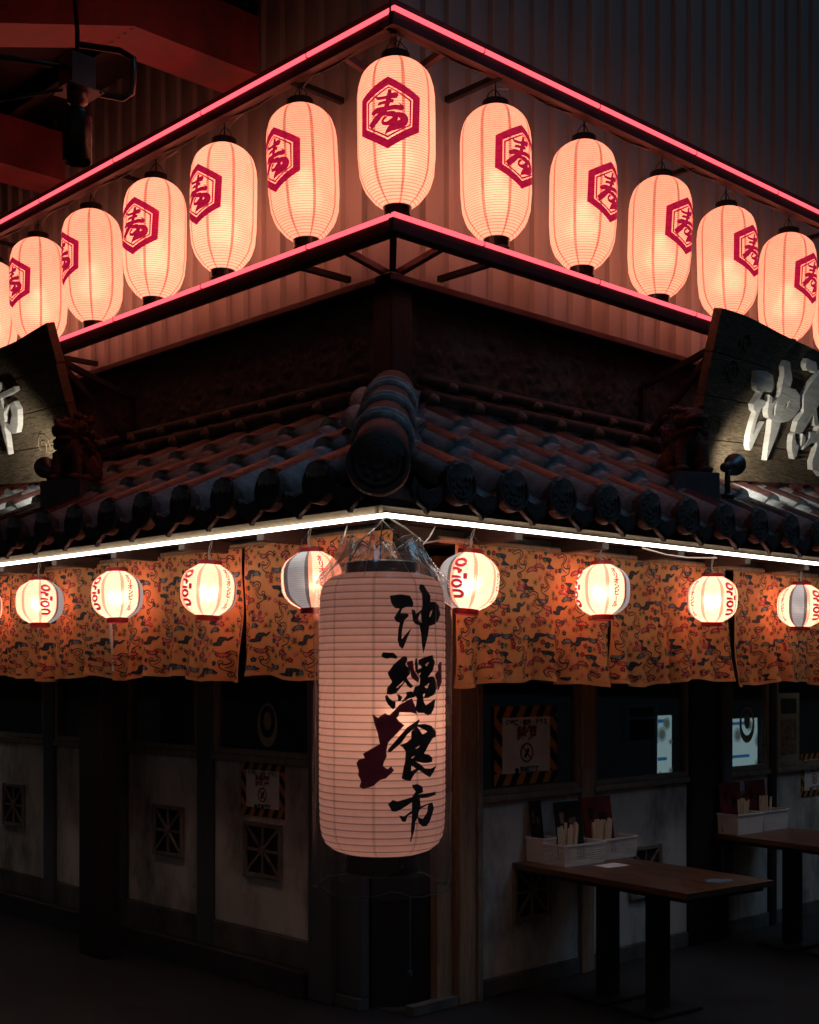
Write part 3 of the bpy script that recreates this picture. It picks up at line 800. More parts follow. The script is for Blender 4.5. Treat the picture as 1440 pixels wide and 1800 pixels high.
# ------------------------------------------------------------------ neon bars and the frame that carries the upper lanterns
def light_bar(side, z, o, s0, s1, tube, chan, label, brackets, mat, channel_mat, tw=0.016, drop=0.058, back=False):
    t = empty('neon_bar', label, 'neon light', S(side, s0, o, z), group=None)
    base = Vector(S(side, s0, o, z))
    def at(mb): mb.v = [tuple(Vector(p) - base) for p in mb.v]; return mb
    m_ = MB(); sbox(m_, side, s0, s1, o - tw, o + 0.004, z - tube / 2, z + tube / 2); at(m_).build('light_tube', mat, t)
    m_ = MB()
    if chan: sbox(m_, side, s0, s1, o - tw - 0.018, o - 0.004, z - tube / 2 - drop, z - tube / 2 - 0.001)
    else: sbox(m_, side, s0, s1, o - tw - 0.012, o - 0.0145, z + tube / 2 + 0.001, z + tube / 2 + 0.006)
    if back: sbox(m_, side, s0, s1, o - tw - 0.014, o - tw - 0.002, z - tube / 2, z + tube / 2 + 0.042)  # plate raised behind the tube, shaped to block its light from the wall
    if chan: sbox(m_, side, s0, s1, o - tw - 0.050, o - tw - 0.019, z - tube / 2 - drop, z - tube / 2 - drop + 0.008)
    at(m_).build('channel', channel_mat, t, bevel=0.002)
    for k in range(7 if chan else 0):
        s = s0 + 0.55 + 0.83 * k
        m_ = MB(); sbox(m_, side, s, s + 0.004, o - tw - 0.004, o + 0.0055, z - tube / 2 - 0.003, z + tube / 2 + 0.003); at(m_).build('clip', 'dark_steel', t)
    for s in brackets:
        m_ = MB()
        m_.bar(S(side, s, o - tw - 0.02, z - drop), S(side, s, 0.0, z - drop), 0.028, 0.028)
        at(m_).build('bracket', 'dark_steel', t, bevel=0.002)
    return t
for z, nm, br in ((4.377, 'upper', (0.35, 1.9, 3.4)), (3.513, 'lower', (0.30, 2.62, 4.2))):
    light_bar('R', z, 0.38, -0.345, 5.4, 0.0175, True, 'pink neon bar %s, running right from the corner above the roof' % ('over the lanterns' if nm == 'upper' else 'under the lanterns'), br, 'pink_light', 'red_steel', back=nm == 'upper')
    light_bar('L', z, 0.34, -0.350, 5.4, 0.0175, True, 'pink neon bar %s, running left from the corner above the roof' % ('over the lanterns' if nm == 'upper' else 'under the lanterns'), br, 'pink_light', 'red_steel', back=nm == 'upper')
light_bar('R', 2.192, 0.735, -0.715, 5.4, 0.0140, False, 'white neon bar under the tiled eave, right of the corner', (), 'white_light', 'dark_wood', 0.018, 0.004)
light_bar('L', 2.192, 0.715, -0.738, 5.4, 0.0140, False, 'white neon bar under the tiled eave, left of the corner', (), 'white_light', 'dark_wood', 0.018, 0.004)
for z in (3.445, 4.305):      # diagonal stays from the bars back to the corner post
    fr = empty('corner_stay', 'steel stay joining the %s pink bars to the corner post' % ('upper' if z > 4 else 'lower'), 'bracket', (-0.05, -0.05, z), group=None)
    for a, b_ in (((-0.27, 0.06, 0.03), (0.06, 0.05, -0.04)), ((0.06, -0.30, 0.03), (0.05, 0.06, -0.04)), ((-0.26, -0.29, 0.0), (0.05, 0.05, -0.02))):
        m_ = MB(); m_.bar(a, b_, 0.03, 0.03); m_.build('stay_bar', 'red_steel', fr, bevel=0.002)

# ------------------------------------------------------------------ long paper lanterns
LR, LH, RIBS = 0.161, 0.605, 58
LPROF = [(0, .36), (.02, .52), (.05, .69), (.09, .83), (.117, .89), (.184, .965), (.25, .995), (.4, 1), (.65, .995), (.786, .95), (.853, .87), (.886, .81), (.953, .61), (.987, .45), (1, .37)]

def shell(prof_r, height, ribs, per, seg, scallop, gore=None):
    mb = MB(); vs = []; uv = []; n = ribs * per
    for i in range(n + 1):
        t = i / n; fr = (i % per) / per
        r_ = prof_r(t) + scallop * (math.sin(math.pi * fr) if per > 1 else 0)
        z = height * (0.5 - t)
        for k in range(seg + 1):
            a = 2 * math.pi * k / seg
            vs.append((r_ * math.cos(a), r_ * math.sin(a), z)); uv.append((k / seg, t * ribs))
    w = seg + 1; fs = []; ms = []
    for i in range(n):
        for k in range(seg):
            fs.append((i * w + k, (i + 1) * w + k, (i + 1) * w + k + 1, i * w + k + 1)); ms.append(gore(k) if gore else 0)
    return mb.add(vs, fs, ms, uv)

def wrap(vf, rfun, height, lift, az=-math.pi / 2, zc=0.0, sc=0.0, ref=None):
    """Bend flat lettering round a lantern: x along the girth (right positive), y up."""
    out = []
    for x, y in vf[0]:
        z = y + zc; r_ = rfun(0.5 - z / height)
        a = az + (x + sc) / (ref or r_)
        out.append(((r_ + lift) * math.cos(a), (r_ + lift) * math.sin(a), z))
    return out, vf[1]

lr = lambda t: LR * lerp_table(LPROF, min(1, max(0, t)))
LONG_SHELL = shell(lr, LH, RIBS, 2, 40, 0.0018)
mm = lambda pts: [tuple(v / 1000 for v in p) for p in pts]
EMB = [region([mm(HEX_OUT)], [mm(HEX_IN)], 0.012), region([mm(HEX_LINE_OUT)], [mm(HEX_LINE_IN)], 0.012)] + strokes_region([[(x, y, w * 1.3) for x, y, w in mm(s)] for s in LONGEVITY], 0.012)

def make_long_lantern():
    t = empty('paper_lantern', 'x', 'lantern')
    LONG_SHELL.build('paper_shade', 'lantern_paper', t, smooth=True, uv=True, recalc=False)
    e = MB()
    for i, vf in enumerate(EMB):
        v, f = wrap(vf, lr, LH, 0.0030 + 0.00012 * i, zc=0.028, ref=LR); e.add(v, f)
    e.build('hexagon_crest', 'crimson_ink', t, smooth=True)
    m_ = MB(); m_.lathe([(0.0, 0.338), (0.054, 0.338), (0.060, 0.334), (0.060, 0.298), (0.054, 0.294), (0.0, 0.296)], 32); m_.build('top_ring', 'black_lacquer', t, smooth=False, bevel=0.001)
    m_ = MB(); m_.lathe([(0.058, -0.292), (0.060, -0.296), (0.058, -0.340), (0.050, -0.344), (0.047, -0.340), (0.047, -0.296)], 32); m_.build('bottom_ring', 'black_lacquer', t)
    m_ = MB(); m_.tube([(0, 0, 0.336), (0.002, 0, 0.42), (0, 0.002, 0.475)], 0.0035, 6)
    for sg in (-1, 1): m_.tube([(sg * 0.057, 0, 0.315), (sg * 0.05, 0, 0.35), (sg * 0.02, 0, 0.385), (0, 0, 0.395)], 0.0022, 5)
    m_.build('hanging_wire', 'dark_cable', t)
    m_ = MB(); m_.tube([(0.0, 0, 0.34), (0.02, 0.015, 0.40), (0.035, 0.03, 0.425), (0.06, 0.03, 0.432), (0.09, 0.035, 0.444), (0.12, 0.03, 0.452)], 0.0042, 6); m_.build('power_cord', 'cable', t)
    bl = MB(); bl.lathe([(0.0, 0.035), (0.02, 0.028), (0.03, 0.0), (0.022, -0.03), (0.0, -0.04)], 12, (0, 0, -0.02)); bl.build('bulb', 'bulb_glow', t, smooth=True)
    ld = bpy.data.lights.new('bulb_light', 'POINT'); ld.energy = LONG_W; ld.color = (1.0, 0.66, 0.50); ld.shadow_soft_size = 0.07
    lo = bpy.data.objects.new('bulb_light', ld); COL.objects.link(lo); lo.parent = t; lo.location = (0.0, 0, -0.11)
    return t

LONG_W = 0.42
ORD = ['first', 'second', 'third', 'fourth', 'fifth', 'sixth']
long0 = make_long_lantern()
ZL = 3.899
spots = [('topmost crested long lantern hanging at the corner peak of the pink bars', (-0.248, -0.292), -55)]
for i, (x, rz) in enumerate(((0.383, -2), (1.019, 3), (1.663, 2), (2.309, 1), (2.953, 1), (3.60, 0))):
    spots.append(('%s crested long lantern to the right of the corner peak, under the upper pink bar' % ORD[i], (x, -0.29), rz))
for i, (y, rz) in enumerate(((0.339, -90), (0.968, -86), (1.594, -73), (2.239, -103), (2.875, -91), (3.50, -90))):
    spots.append(('%s crested long lantern to the left of the corner peak, under the upper pink bar' % ORD[i], (-0.25, y), rz))
rl = random.Random(3)
for i, (lab, xy, rz) in enumerate(spots):
    o = long0 if i == 0 else copy_tree(long0)
    o.location = (xy[0], xy[1], ZL + rl.uniform(-0.006, 0.006))
    o.rotation_euler = (R(rl.uniform(-2.4, 2.4)), R(rl.uniform(-2.4, 2.4)), R(rz))
    k_ = rl.uniform(1.010, 1.045); o.scale = (k_, k_, rl.uniform(1.012, 1.042))
    tag(o, lab, 'lantern', 'crested long lanterns in a row')

# ------------------------------------------------------------------ round lanterns under the eave
RR, RH = 0.127, 0.234
RPROF = [(0, .40), (.03, .46), (.07, .60), (.13, .76), (.2, .88), (.3, .97), (.42, 1), (.55, 1), (.68, .98), (.78, .92), (.86, .81), (.92, .68), (.97, .52), (1, .42)]
rr_ = lambda t: RR * lerp_table(RPROF, min(1, max(0, t)))
U = 0.000232
def rp(pts): return [((x - 520) * U, (800 - y) * U, w * U) for x, y, w in pts]
def ring_pts(cx, cy, a, b_, w): return [(cx + a * math.cos(q * math.pi / 10), cy + b_ * math.sin(q * math.pi / 10), w) for q in range(21)]
WORD = [ring_pts(525, 530, 92, 60, 38), [(395, 645, 34), (470, 645, 34), (520, 662, 38)], [(500, 668, 30), (535, 690, 66), (560, 712, 34)],
        [(395, 785, 34), (480, 787, 34), (565, 795, 22)], [(600, 770, 60), (635, 770, 74), (670, 770, 60)],
        ring_pts(495, 900, 80, 56, 36), [(415, 1022, 34), (540, 1022, 34), (600, 1050, 38), (610, 1085, 38), (560, 1112, 36), (425, 1116, 34)]]
WORD_FLAT = strokes_region([[(x * 1.04, y * 1.04, w * 1.5) for x, y, w in rp(s)] for s in WORD], 0.012)
KATA = [text_flat(ch, 0.029, 0.0012) for ch in 'オリオンビ'] + [([(-0.0016, -0.011), (0.0016, -0.011), (0.0016, 0.009), (-0.0016, 0.009)], [(0, 1, 2, 3)])] + [text_flat('ル', 0.029, 0.0012)]

def round_lantern(label, xyz, cam_az, blue, words, kata, watt, tilt=(0, 0)):
    """Angles in degrees, seen from the street: 0 faces the viewer, positive to the right."""
    t = empty('round_lantern', label, 'lantern', xyz, group='round beer lanterns under the eave')
    t.rotation_euler = (R(tilt[0]), R(tilt[1]), 0)
    seg = 48
    def gore(k):
        a = (math.degrees(2 * math.pi * (k + 0.5) / seg) - cam_az + 180) % 360 - 180
        for b0, b1 in blue:
            if b0 <= a <= b1: return 3 if (a - b0 < 7.6 or b1 - a < 7.6) else 2
        g = (a - blue[0][1]) % 46
        return 1 if g < 7.6 and abs(a) < 100 else 0
    shell(rr_, RH, 26, 2, seg, 0.001, gore).build('paper_shade', ['round_paper', 'round_seam', 'blue_paper', 'blue_seam'], t, smooth=True, uv=True, recalc=False)
    az = lambda d: R(cam_az + d)
    for d in words:
        m_ = MB()
        for i, vf in enumerate(WORD_FLAT): m_.add(*wrap(vf, rr_, RH, 0.0022 + 0.0001 * i, az(d), ref=RR))
        m_.build('printed_word', 'pink_ink', t, smooth=True)
    for d in kata:
        m_ = MB()
        for i, vf in enumerate(KATA): m_.add(*wrap(vf, rr_, RH, 0.0022, az(d), zc=0.080 - 0.0262 * i, ref=RR))
        m_.build('printed_word', 'pink_ink', t, smooth=True)
    m_ = MB(); m_.lathe([(0.0, 0.134), (0.052, 0.134), (0.056, 0.132), (0.056, 0.115), (0.0, 0.114)], 28); m_.build('top_ring', 'red_lacquer', t)
    m_ = MB(); m_.lathe([(0.049, -0.116), (0.054, -0.117), (0.054, -0.137), (0.050, -0.139), (0.049, -0.116)], 28); m_.build('bottom_ring', 'red_lacquer', t)
    m_ = MB()
    for sg in (-1, 1): m_.tube([(sg * 0.05, 0, 0.13), (sg * 0.044, 0, 0.16), (sg * 0.02, 0.0, 0.185), (0, 0, 0.19)], 0.0014, 5)
    m_.build('wire_handle', 'dark_cable', t)
    m_ = MB()
    for dx in (-0.006, 0.004): m_.tube([(dx, 0, 0.134), (dx * 0.4 - 0.006, 0.002, 0.17), (dx * 1.2, 0, 0.2), (dx * 0.2, -0.01, 0.225)], 0.0021, 5)
    m_.build('power_cord', 'cable', t)
    bl = MB(); bl.lathe([(0.0, 0.03), (0.016, 0.024), (0.024, 0.0), (0.018, -0.022), (0.0, -0.03)], 12); bl.build('bulb', 'bulb_glow', t, smooth=True)
    ld = bpy.data.lights.new('bulb_light', 'POINT'); ld.energy = watt; ld.color = (1.0, 0.74, 0.56); ld.shadow_soft_size = 0.03
    lo = bpy.data.objects.new('bulb_light', ld); COL.objects.link(lo); lo.parent = t; lo.location = (0, 0, -0.005)
    return t
CX, CY = cam.location.x, cam.location.y
def toward(x, y): return math.degrees(math.atan2(CY - y, CX - x))
RW = 3.0
for lab, (x, y, z), blue, words, kata, watt in (
    ('round beer lantern just right of the plastic-wrapped lantern, red word facing the street', (-0.123, -0.60, 1.975), [(-84, -38)], [-19], [70], RW),
    ('second round beer lantern right of the plastic-wrapped lantern, vertical red characters facing the street', (0.776, -0.60, 1.977), [(52, 98)], [-68], [30], RW),
    ('third round beer lantern right of the plastic-wrapped lantern, red writing on both sides', (1.683, -0.60, 1.971), [(-110, -72)], [47], [-50], RW * 1.05),
    ('rightmost round beer lantern, grey stripe down its middle', (2.566, -0.60, 1.967), [(-26, 18)], [44], [-50], RW * 0.8),
    ('round beer lantern partly behind the plastic-wrapped lantern, grey stripe on its left', (-0.60, -0.151, 1.980), [(-62, -8)], [], [-78, 20], RW * 0.75),
    ('second round beer lantern left of the plastic-wrapped lantern, hanging at the curtain seam', (-0.60, 0.593, 1.973), [(63, 110)], [-52], [44], RW),
    ('third round beer lantern left of the plastic-wrapped lantern, above the white stick', (-0.60, 1.390, 1.984), [(54, 100)], [-56], [30], RW),
    ('fourth round beer lantern left of the plastic-wrapped lantern, red word turned right', (-0.60, 2.195, 1.980), [(42, 92)], [15], [-80], RW * 0.9),
    ('fifth round beer lantern from the plastic-wrapped lantern, cut by the left edge', (-0.60, 2.93, 1.980), [(20, 70)], [-30], [], RW * 0.9)):
    round_lantern(lab, (x, y, z), toward(x, y), blue, words, kata, watt, (rl.uniform(-3, 3), rl.uniform(-3, 3)) if not lab.startswith('round beer lantern just') else (2, 5))

# ------------------------------------------------------------------ the big lantern at the corner and its plastic cover
BR, BH, BZ = 0.2385, 1.06, 1.44
BPROF = [(0, .62), (.012, .80), (.028, .90), (.05, .96), (.09, .99), (.2, 1.0), (.8, 1.0), (.9, .985), (.94, .95), (.965, .89), (.985, .78), (1, .60)]
br_ = lambda t: BR * lerp_table(BPROF, min(1, max(0, t)))
big = empty('corner_lantern', 'tall black-lettered lantern at the corner wrapped in clear plastic', 'lantern', (-0.702, -0.699, BZ))
baz = R(toward(-0.702, -0.699))
shell(br_, BH, 40, 4, 72, 0.003).build('paper_shade', 'big_paper', big, smooth=True, uv=True, recalc=False)
m_ = MB()
for i, pl in enumerate(MAP_NORTH + MAP_SOUTH): m_.add(*wrap(region([mm(pl)], (), 0.016), br_, BH, 0.0042 + 0.0001 * i, baz, ref=BR))
m_.build('printed_map', 'map_ink', big, smooth=True)
for nm, pl, hl_ in (('A', KANJI_A, KANJI_A_HOLES), ('B', KANJI_B, KANJI_B_HOLES), ('C', KANJI_C, KANJI_C_HOLES), ('D', KANJI_D, KANJI_D_HOLES)):
    m_ = MB(); m_.add(*wrap(region([mm(p) for p in pl], [mm(p) for p in hl_], 0.014), br_, BH, 0.0056, baz, ref=BR)); m_.build('brush_character', 'black_ink', big, smooth=True)
m_ = MB(); m_.lathe([(0.0, 0.575), (0.135, 0.575), (0.143, 0.570), (0.143, 0.525), (0.0, 0.522)], 40); m_.build('top_ring', 'black_lacquer', big)
m_ = MB(); m_.lathe([(0.0, -0.525), (0.140, -0.525), (0.140, -0.600), (0.128, -0.604), (0.0, -0.600)], 40); m_.build('bottom_ring', 'black_lacquer', big)
for a in (-0.6, 0.9, 2.6):
    m_ = MB(); p = (0.13 * math.cos(a), 0.13 * math.sin(a))
    m_.tube([(p[0], p[1], 0.57), (p[0] * 0.6, p[1] * 0.6, 0.66), (0.0, 0.0, 0.735)], 0.003, 6); m_.build('hanging_wire', 'dark_cable', big)
ld = bpy.data.lights.new('bulb_light', 'POINT'); ld.energy = 2.5; ld.color = (1.0, 0.70, 0.48); ld.shadow_soft_size = 0.06
lo = bpy.data.objects.new('bulb_light', ld); COL.objects.link(lo); lo.parent = big; lo.location = (0.02, -0.06, -0.02)

def plastic_cover():
    t = empty('plastic_cover', 'crumpled clear plastic bag drawn over the tall corner lantern', 'cover', (-0.702, -0.699, BZ - 0.67))
    seg = 144; rows = []
    off = Vector((0, 0, 0.67))
    prof = [(-0.665, 0.252), (-0.60, 0.258), (-0.45, 0.262), (-0.2, 0.263), (0.1, 0.263), (0.35, 0.264), (0.455, 0.262), (0.495, 0.255), (0.525, 0.232), (0.555, 0.203), (0.585, 0.174), (0.615, 0.148), (0.640, 0.130), (0.655, 0.124)]
    dense = prof[:8]
    for (za, ra), (zb, rb) in zip(prof[7:], prof[8:]):
        dense += [(za + (zb - za) * q / 3, ra + (rb - ra) * q / 3) for q in (1, 2, 3)]
    prof = dense
    vs = []
    for j, (z, r_) in enumerate(prof):
        g = min(1.25, max(0.0, (z - 0.47) / 0.165)); hem = max(0.0, (-z - 0.5) / 0.16)
        for k in range(seg):
            a = 2 * math.pi * k / seg
            ple = math.cos(8 * a + 1.2 * math.sin(2 * a + 0.5)) + 0.22 * math.cos(15 * a + 0.8)
            wr = noise.noise(Vector((math.cos(a) * 2.2, math.sin(a) * 2.2, z * 1.6))) * 0.012 + noise.noise(Vector((math.cos(a) * 7, math.sin(a) * 7, z * 2.2 + 4))) * 0.005
            r2 = r_ + wr + g * 0.024 * ple + hem * 0.014 * math.cos(13 * a)
            zz = z + (g ** 3) * 0.014 * ple + hem * 0.010 * math.sin(7 * a + 1)
            if g <= 0.35: r2 = max(r2, br_(0.5 - z / BH) + 0.011 if abs(z) < 0.5 * BH else 0.15)
            vs.append(Vector((r2 * math.cos(a), r2 * math.sin(a), zz)) + off)
    n = len(prof)
    def part(name, j0, j1, mat):
        fs = []
        for j in range(j0, j1):
            for k in range(seg):
                k2 = (k + 1) % seg
                fs.append(((j - j0) * seg + k, (j - j0) * seg + k2, (j - j0 + 1) * seg + k2, (j - j0 + 1) * seg + k))
        o = MB().add(vs[j0 * seg:(j1 + 1) * seg], fs).build(name, mat, t, smooth=True)
        return o
    for k in range(5, seg, 16):
        m_ = MB(); m_.tube([vs[j * seg + k] * 1.0 + Vector((0, 0, 0.0)) for j in range(7, n)], 0.0009, 5); m_.build('crease', 'plastic_edge', t)
    m_ = MB(); m_.tube([vs[(n - 1) * seg + k % seg] for k in range(0, seg + 1, 2)], 0.0009, 5); m_.build('torn_edge', 'plastic_edge', t)
    for k, z0, z1 in ((20, -0.1, 0.42), (64, -0.35, 0.3), (110, -0.2, 0.45)):
        a = 2 * math.pi * k / seg
        m_ = MB(); m_.tube([Vector((0.268 * math.cos(a + 0.02 * math.sin(9 * q)), 0.268 * math.sin(a + 0.02 * math.sin(9 * q)), z0 + (z1 - z0) * q / 8)) + off for q in range(9)], 0.0011, 4); m_.build('crease', 'plastic_edge', t)
    part('sleeve', 0, 7, 'plastic_film'); part('gathered_top', 7, n - 1, 'plastic_gather')
    m_ = MB(); pts = []
    for k in range(41):
        a = 2 * math.pi * k / 40; pts.append(Vector((0.262 * math.cos(a), 0.262 * math.sin(a), -0.655 + 0.012 * math.sin(5 * a) + 0.006 * math.sin(11 * a))) + off)
    m_.tube(pts, 0.0024, 6); m_.build('drawstring', 'twine', t)
    a = baz + R(22); p = Vector((0.268 * math.cos(a), 0.268 * math.sin(a), 0))
    m_ = MB(); m_.tube([p + Vector((0, 0, z)) + off for z in (-0.655, -0.68, -0.75, -0.85, -0.93)], 0.0036, 6)
    m_.lathe([(0, 0.014), (0.009, 0.008), (0.010, -0.006), (0, -0.022)], 8, p + Vector((0, 0, -0.935)) + off); m_.build('loose_end', 'twine', t)
    for da, tgt in ((-66, (-0.62, -0.40, 2.185)), (-36, (-0.66, -0.66, 2.185)), (64, (-0.34, -0.62, 2.185))):
        a = baz + R(da); p = Vector((0.17 * math.cos(a), 0.17 * math.sin(a), 0.635)) + off
        q = Vector(tgt) - Vector((-0.702, -0.699, BZ - 0.67))
        m_ = MB(); m_.tube([p, p.lerp(q, 0.5) + Vector((0, 0, -0.008)), q], 0.0032, 6); m_.build('tie_cord', 'cable', t)
plastic_cover()

# ------------------------------------------------------------------ patterned curtains hung under the eave
def circle(cx, cy, r_, n=10, ph=0.0): return [(cx + r_ * math.cos(2 * math.pi * k / n + ph), cy + r_ * math.sin(2 * math.pi * k / n + ph)) for k in range(n)]
def star(n, r0, r1, a0=90, span=360):
    out = []
    for k in range(n):
        a = R(a0 + (span * (k / (n - 1) - 0.5) if span < 360 else 360 * k / n)); st = R((span if span < 360 else 360) / n / 2)
        out += [(r0 * math.cos(a - st * 0.9), r0 * math.sin(a - st * 0.9)), (r1 * math.cos(a) * (0.85 + 0.15 * (k % 2)), r1 * math.sin(a))]
    return out
def sc(pl, k, dx=0, dy=0): return [(x * k + dx, y * k + dy) for x, y in pl]
def fan_shape():
    top = []
    for k in range(5):
        c_ = R(158 - 34 * k)
        for q in range(5):
            a = c_ + R(17 - 8.5 * q); r_ = 0.92 + 0.10 * math.cos(math.pi * (q - 2) / 4.4)
            top.append((r_ * math.cos(a) * 1.12, r_ * math.sin(a) * 0.78))
    return top + [(0.62, 0.10), (0.30, 0.24), (0, 0.28), (-0.30, 0.24), (-0.62, 0.10)]
FAN = fan_shape()
CLOUD = [(-1.0, 0.52), (-0.7, 0.60), (0.1, 0.60), (0.18, 0.46), (0.02, 0.30), (-0.12, 0.14), (-0.05, 0.0), (0.25, -0.10), (0.75, -0.14), (0.85, -0.30), (0.95, -0.46), (0.2, -0.50), (-0.35, -0.46), (-0.55, -0.30), (-0.42, -0.12), (-0.28, 0.02), (-0.36, 0.22), (-0.62, 0.34)]
CLOUD2 = [(-1.0, -0.35), (-0.95, -0.15), (-0.45, -0.10), (-0.38, 0.18), (-0.15, 0.34), (0.30, 0.32), (0.48, 0.20), (0.72, 0.36), (1.0, 0.40), (0.78, 0.18), (0.5, 0.0), (0.28, 0.05), (0.12, -0.12), (0.02, -0.38), (-0.5, -0.42)]
def spiral(cx, cy, r_, a0, turns, sgn=1, w=0.004):
    return [(cx + r_ * (1 - 0.8 * k / 14) * math.cos(a0 + sgn * 2 * math.pi * turns * k / 14), cy + r_ * (1 - 0.8 * k / 14) * math.sin(a0 + sgn * 2 * math.pi * turns * k / 14), w) for k in range(15)]
def swirl_strokes(k=1.0, fl=1):
    pts = [[(-0.052, 0.045, .004), (-0.02, 0.058, .0045), (0.008, 0.046, .005), (0.0, 0.024, .0045), (-0.014, 0.010, .0045), (0.006, -0.004, .005), (0.028, -0.002, .0045), (0.026, -0.022, .004), (0.004, -0.034, .0045), (-0.018, -0.040, .0045), (-0.012, -0.058, .004)],
           [(-0.046, 0.036, .003), (-0.016, 0.046, .0035), (-0.004, 0.036, .0035), (-0.014, 0.022, .003), (-0.026, 0.006, .0035), (-0.006, -0.014, .0035), (0.012, -0.020, .003)],
           spiral(-0.048, 0.050, 0.012, R(-60), 1.1, -1, .0035), spiral(0.022, 0.004, 0.013, R(-80), 1.2, 1, .0035), spiral(-0.004, -0.052, 0.012, R(110), 1.1, -1, .0035)]
    return [[(x * k * fl, y * k, w * k) for x, y, w in s] for s in pts]
STEP = 0.013
def flower(): return ([( [star_p for star_p in sum(([(0.62 * math.cos(R(72 * q + d + 90)) + 0.0, 0.62 * math.sin(R(72 * q + d + 90))) if False else ((0.55 + 0.45 * math.cos(R(d * 2.2))) * math.cos(R(72 * q + d + 90)), (0.55 + 0.45 * math.cos(R(d * 2.2))) * math.sin(R(72 * q + d + 90))) for d in (-32, -18, 0, 18, 32)] for q in range(5)), [])])])
FLOWER = flower()[0]
MOTIF = {}
def motif(name, layers): MOTIF[name] = [(mi, region([pl] if not hs else [pl], hs, STEP)) for mi, pl, hs in layers]
# slots: 0 navy 1 red 2 pink 3 blue 4 green 5 pale
for nm, dark, light in (('fan_red', 1, 2), ('fan_blue', 0, 3)):
    arcs = stroke([(-0.030, -0.004, .0026), (-0.016, 0.003, .003), (0, 0.005, .003), (0.016, 0.003, .003), (0.030, -0.004, .0026)])
    motif(nm, [(dark, sc(FAN, 0.031), ()), (light, sc(FAN, 0.021, 0, 0.0035), ()), (5, stroke([(0, 0.009, .0012), (0, 0.022, .0016)]), ()), (5, stroke([(0.006, 0.009, .001), (0.012, 0.02, .0014)]), ()), (5, stroke([(-0.006, 0.009, .001), (-0.012, 0.02, .0014)]), ()), (0, arcs, ())])
motif('cloud', [(0, sc(CLOUD, 0.045), ())] + [(3, circle(x * 0.045, y * 0.045, 0.0022, 6), ()) for x, y in ((-0.5, 0.5), (-0.2, 0.5), (0, 0.45), (-0.2, -0.3), (0.1, -0.3), (0.4, -0.35), (0.65, -0.3), (-0.2, 0.2))])
motif('cloud_long', [(0, sc(CLOUD2, 0.055), ())] + [(3, circle(x * 0.055, y * 0.055, 0.0022, 6), ()) for x, y in ((-0.75, -0.27), (-0.5, -0.28), (-0.2, -0.2), (-0.15, 0.1), (0.05, 0.12), (0.25, 0.2))])
motif('flower_red', [(1, sc(FLOWER, 0.0125), ()), (2, circle(0, 0, 0.004, 7), ())])
motif('flower_navy', [(0, sc(FLOWER, 0.0125), ()), (3, circle(0, 0, 0.004, 7), ())])
motif('flower_pink', [(2, sc(FLOWER, 0.013), ()), (5, circle(0, 0, 0.004, 7), ())])
motif('maple_red', [(1, star(7, 0.006, 0.021, 90, 230), ()), (1, stroke([(0, 0, .002), (0.002, -0.012, .0016)]), ())])
motif('maple_pink', [(2, star(7, 0.006, 0.020, 90, 250), ())])
motif('leaf_green', [(4, star(7, 0.005, 0.021, 90, 360), ()), (0, circle(0, 0, 0.004, 6), ())])
motif('leaf_pale', [(4, star(5, 0.005, 0.019, 60, 360), ())])
motif('stem', [(1, stroke([(0, -0.02, .0016), (0.004, 0, .0016), (-0.002, 0.022, .0014)]), ())])
for nm, k, fl in (('swirl', 1.0, 1), ('swirl_back', 0.95, -1)):
    MOTIF[nm] = [(0, region([stroke(s, 3)], (), STEP)) for s in swirl_strokes(k, fl)]
UN = 1.0 / 1980
MS = 1.1
TILE_W, TILE_H = 620 * UN, 880 * UN
LAYOUT = [('swirl', 500, 265, 0), ('flower_navy', 695, 190, 0), ('flower_red', 755, 190, 20), ('stem', 700, 245, 0), ('stem', 752, 240, 20), ('fan_red', 655, 335, 8), ('fan_red', 750, 300, -6), ('leaf_green', 652, 138, 0), ('leaf_pale', 602, 150, 30), ('maple_pink', 558, 205, 10),
  ('cloud', 600, 460, 0), ('leaf_green', 705, 430, 15), ('swirl_back', 845, 470, 0), ('maple_red', 862, 350, 0), ('maple_pink', 765, 395, 40), ('fan_red', 505, 520, -8), ('fan_blue', 555, 580, 6), ('flower_red', 482, 440, 10), ('swirl', 725, 640, 0), ('fan_blue', 802, 580, 180), ('fan_red', 858, 640, 172),
  ('cloud_long', 452, 660, 0), ('maple_red', 600, 680, 0), ('flower_navy', 905, 692, 0), ('flower_red', 848, 722, 0), ('leaf_green', 652, 725, 0), ('fan_red', 755, 805, 0), ('maple_red', 912, 790, 20), ('leaf_green', 870, 832, 0), ('cloud_long', 690, 955, 180), ('fan_blue', 548, 972, 0), ('fan_red', 440, 765, 180),
  ('swirl_back', 400, 870, 0), ('flower_red', 650, 838, 0), ('leaf_pale', 538, 755, 0), ('maple_pink', 592, 790, 0), ('flower_navy', 510, 870, 0), ('cloud', 868, 235, 180), ('leaf_pale', 822, 220, 0), ('flower_red', 785, 110, 0), ('flower_navy', 832, 128, 0), ('maple_red', 965, 152, 0), ('maple_red', 330, 80, 0), ('leaf_green', 345, 520, 0), ('maple_red', 400, 562, 0), ('maple_pink', 405, 455, 0), ('maple_pink', 735, 890, 30), ('fan_blue', 880, 905, 180), ('leaf_pale', 970, 560, 0)]

LAYOUT += [(('flower_red', 'maple_red', 'leaf_green', 'flower_navy', 'maple_pink', 'leaf_pale', 'flower_pink')[k % 7], 340 + (k * 229) % 600, 115 + (k * 347) % 860, (k * 47) % 360) for k in range(14)]

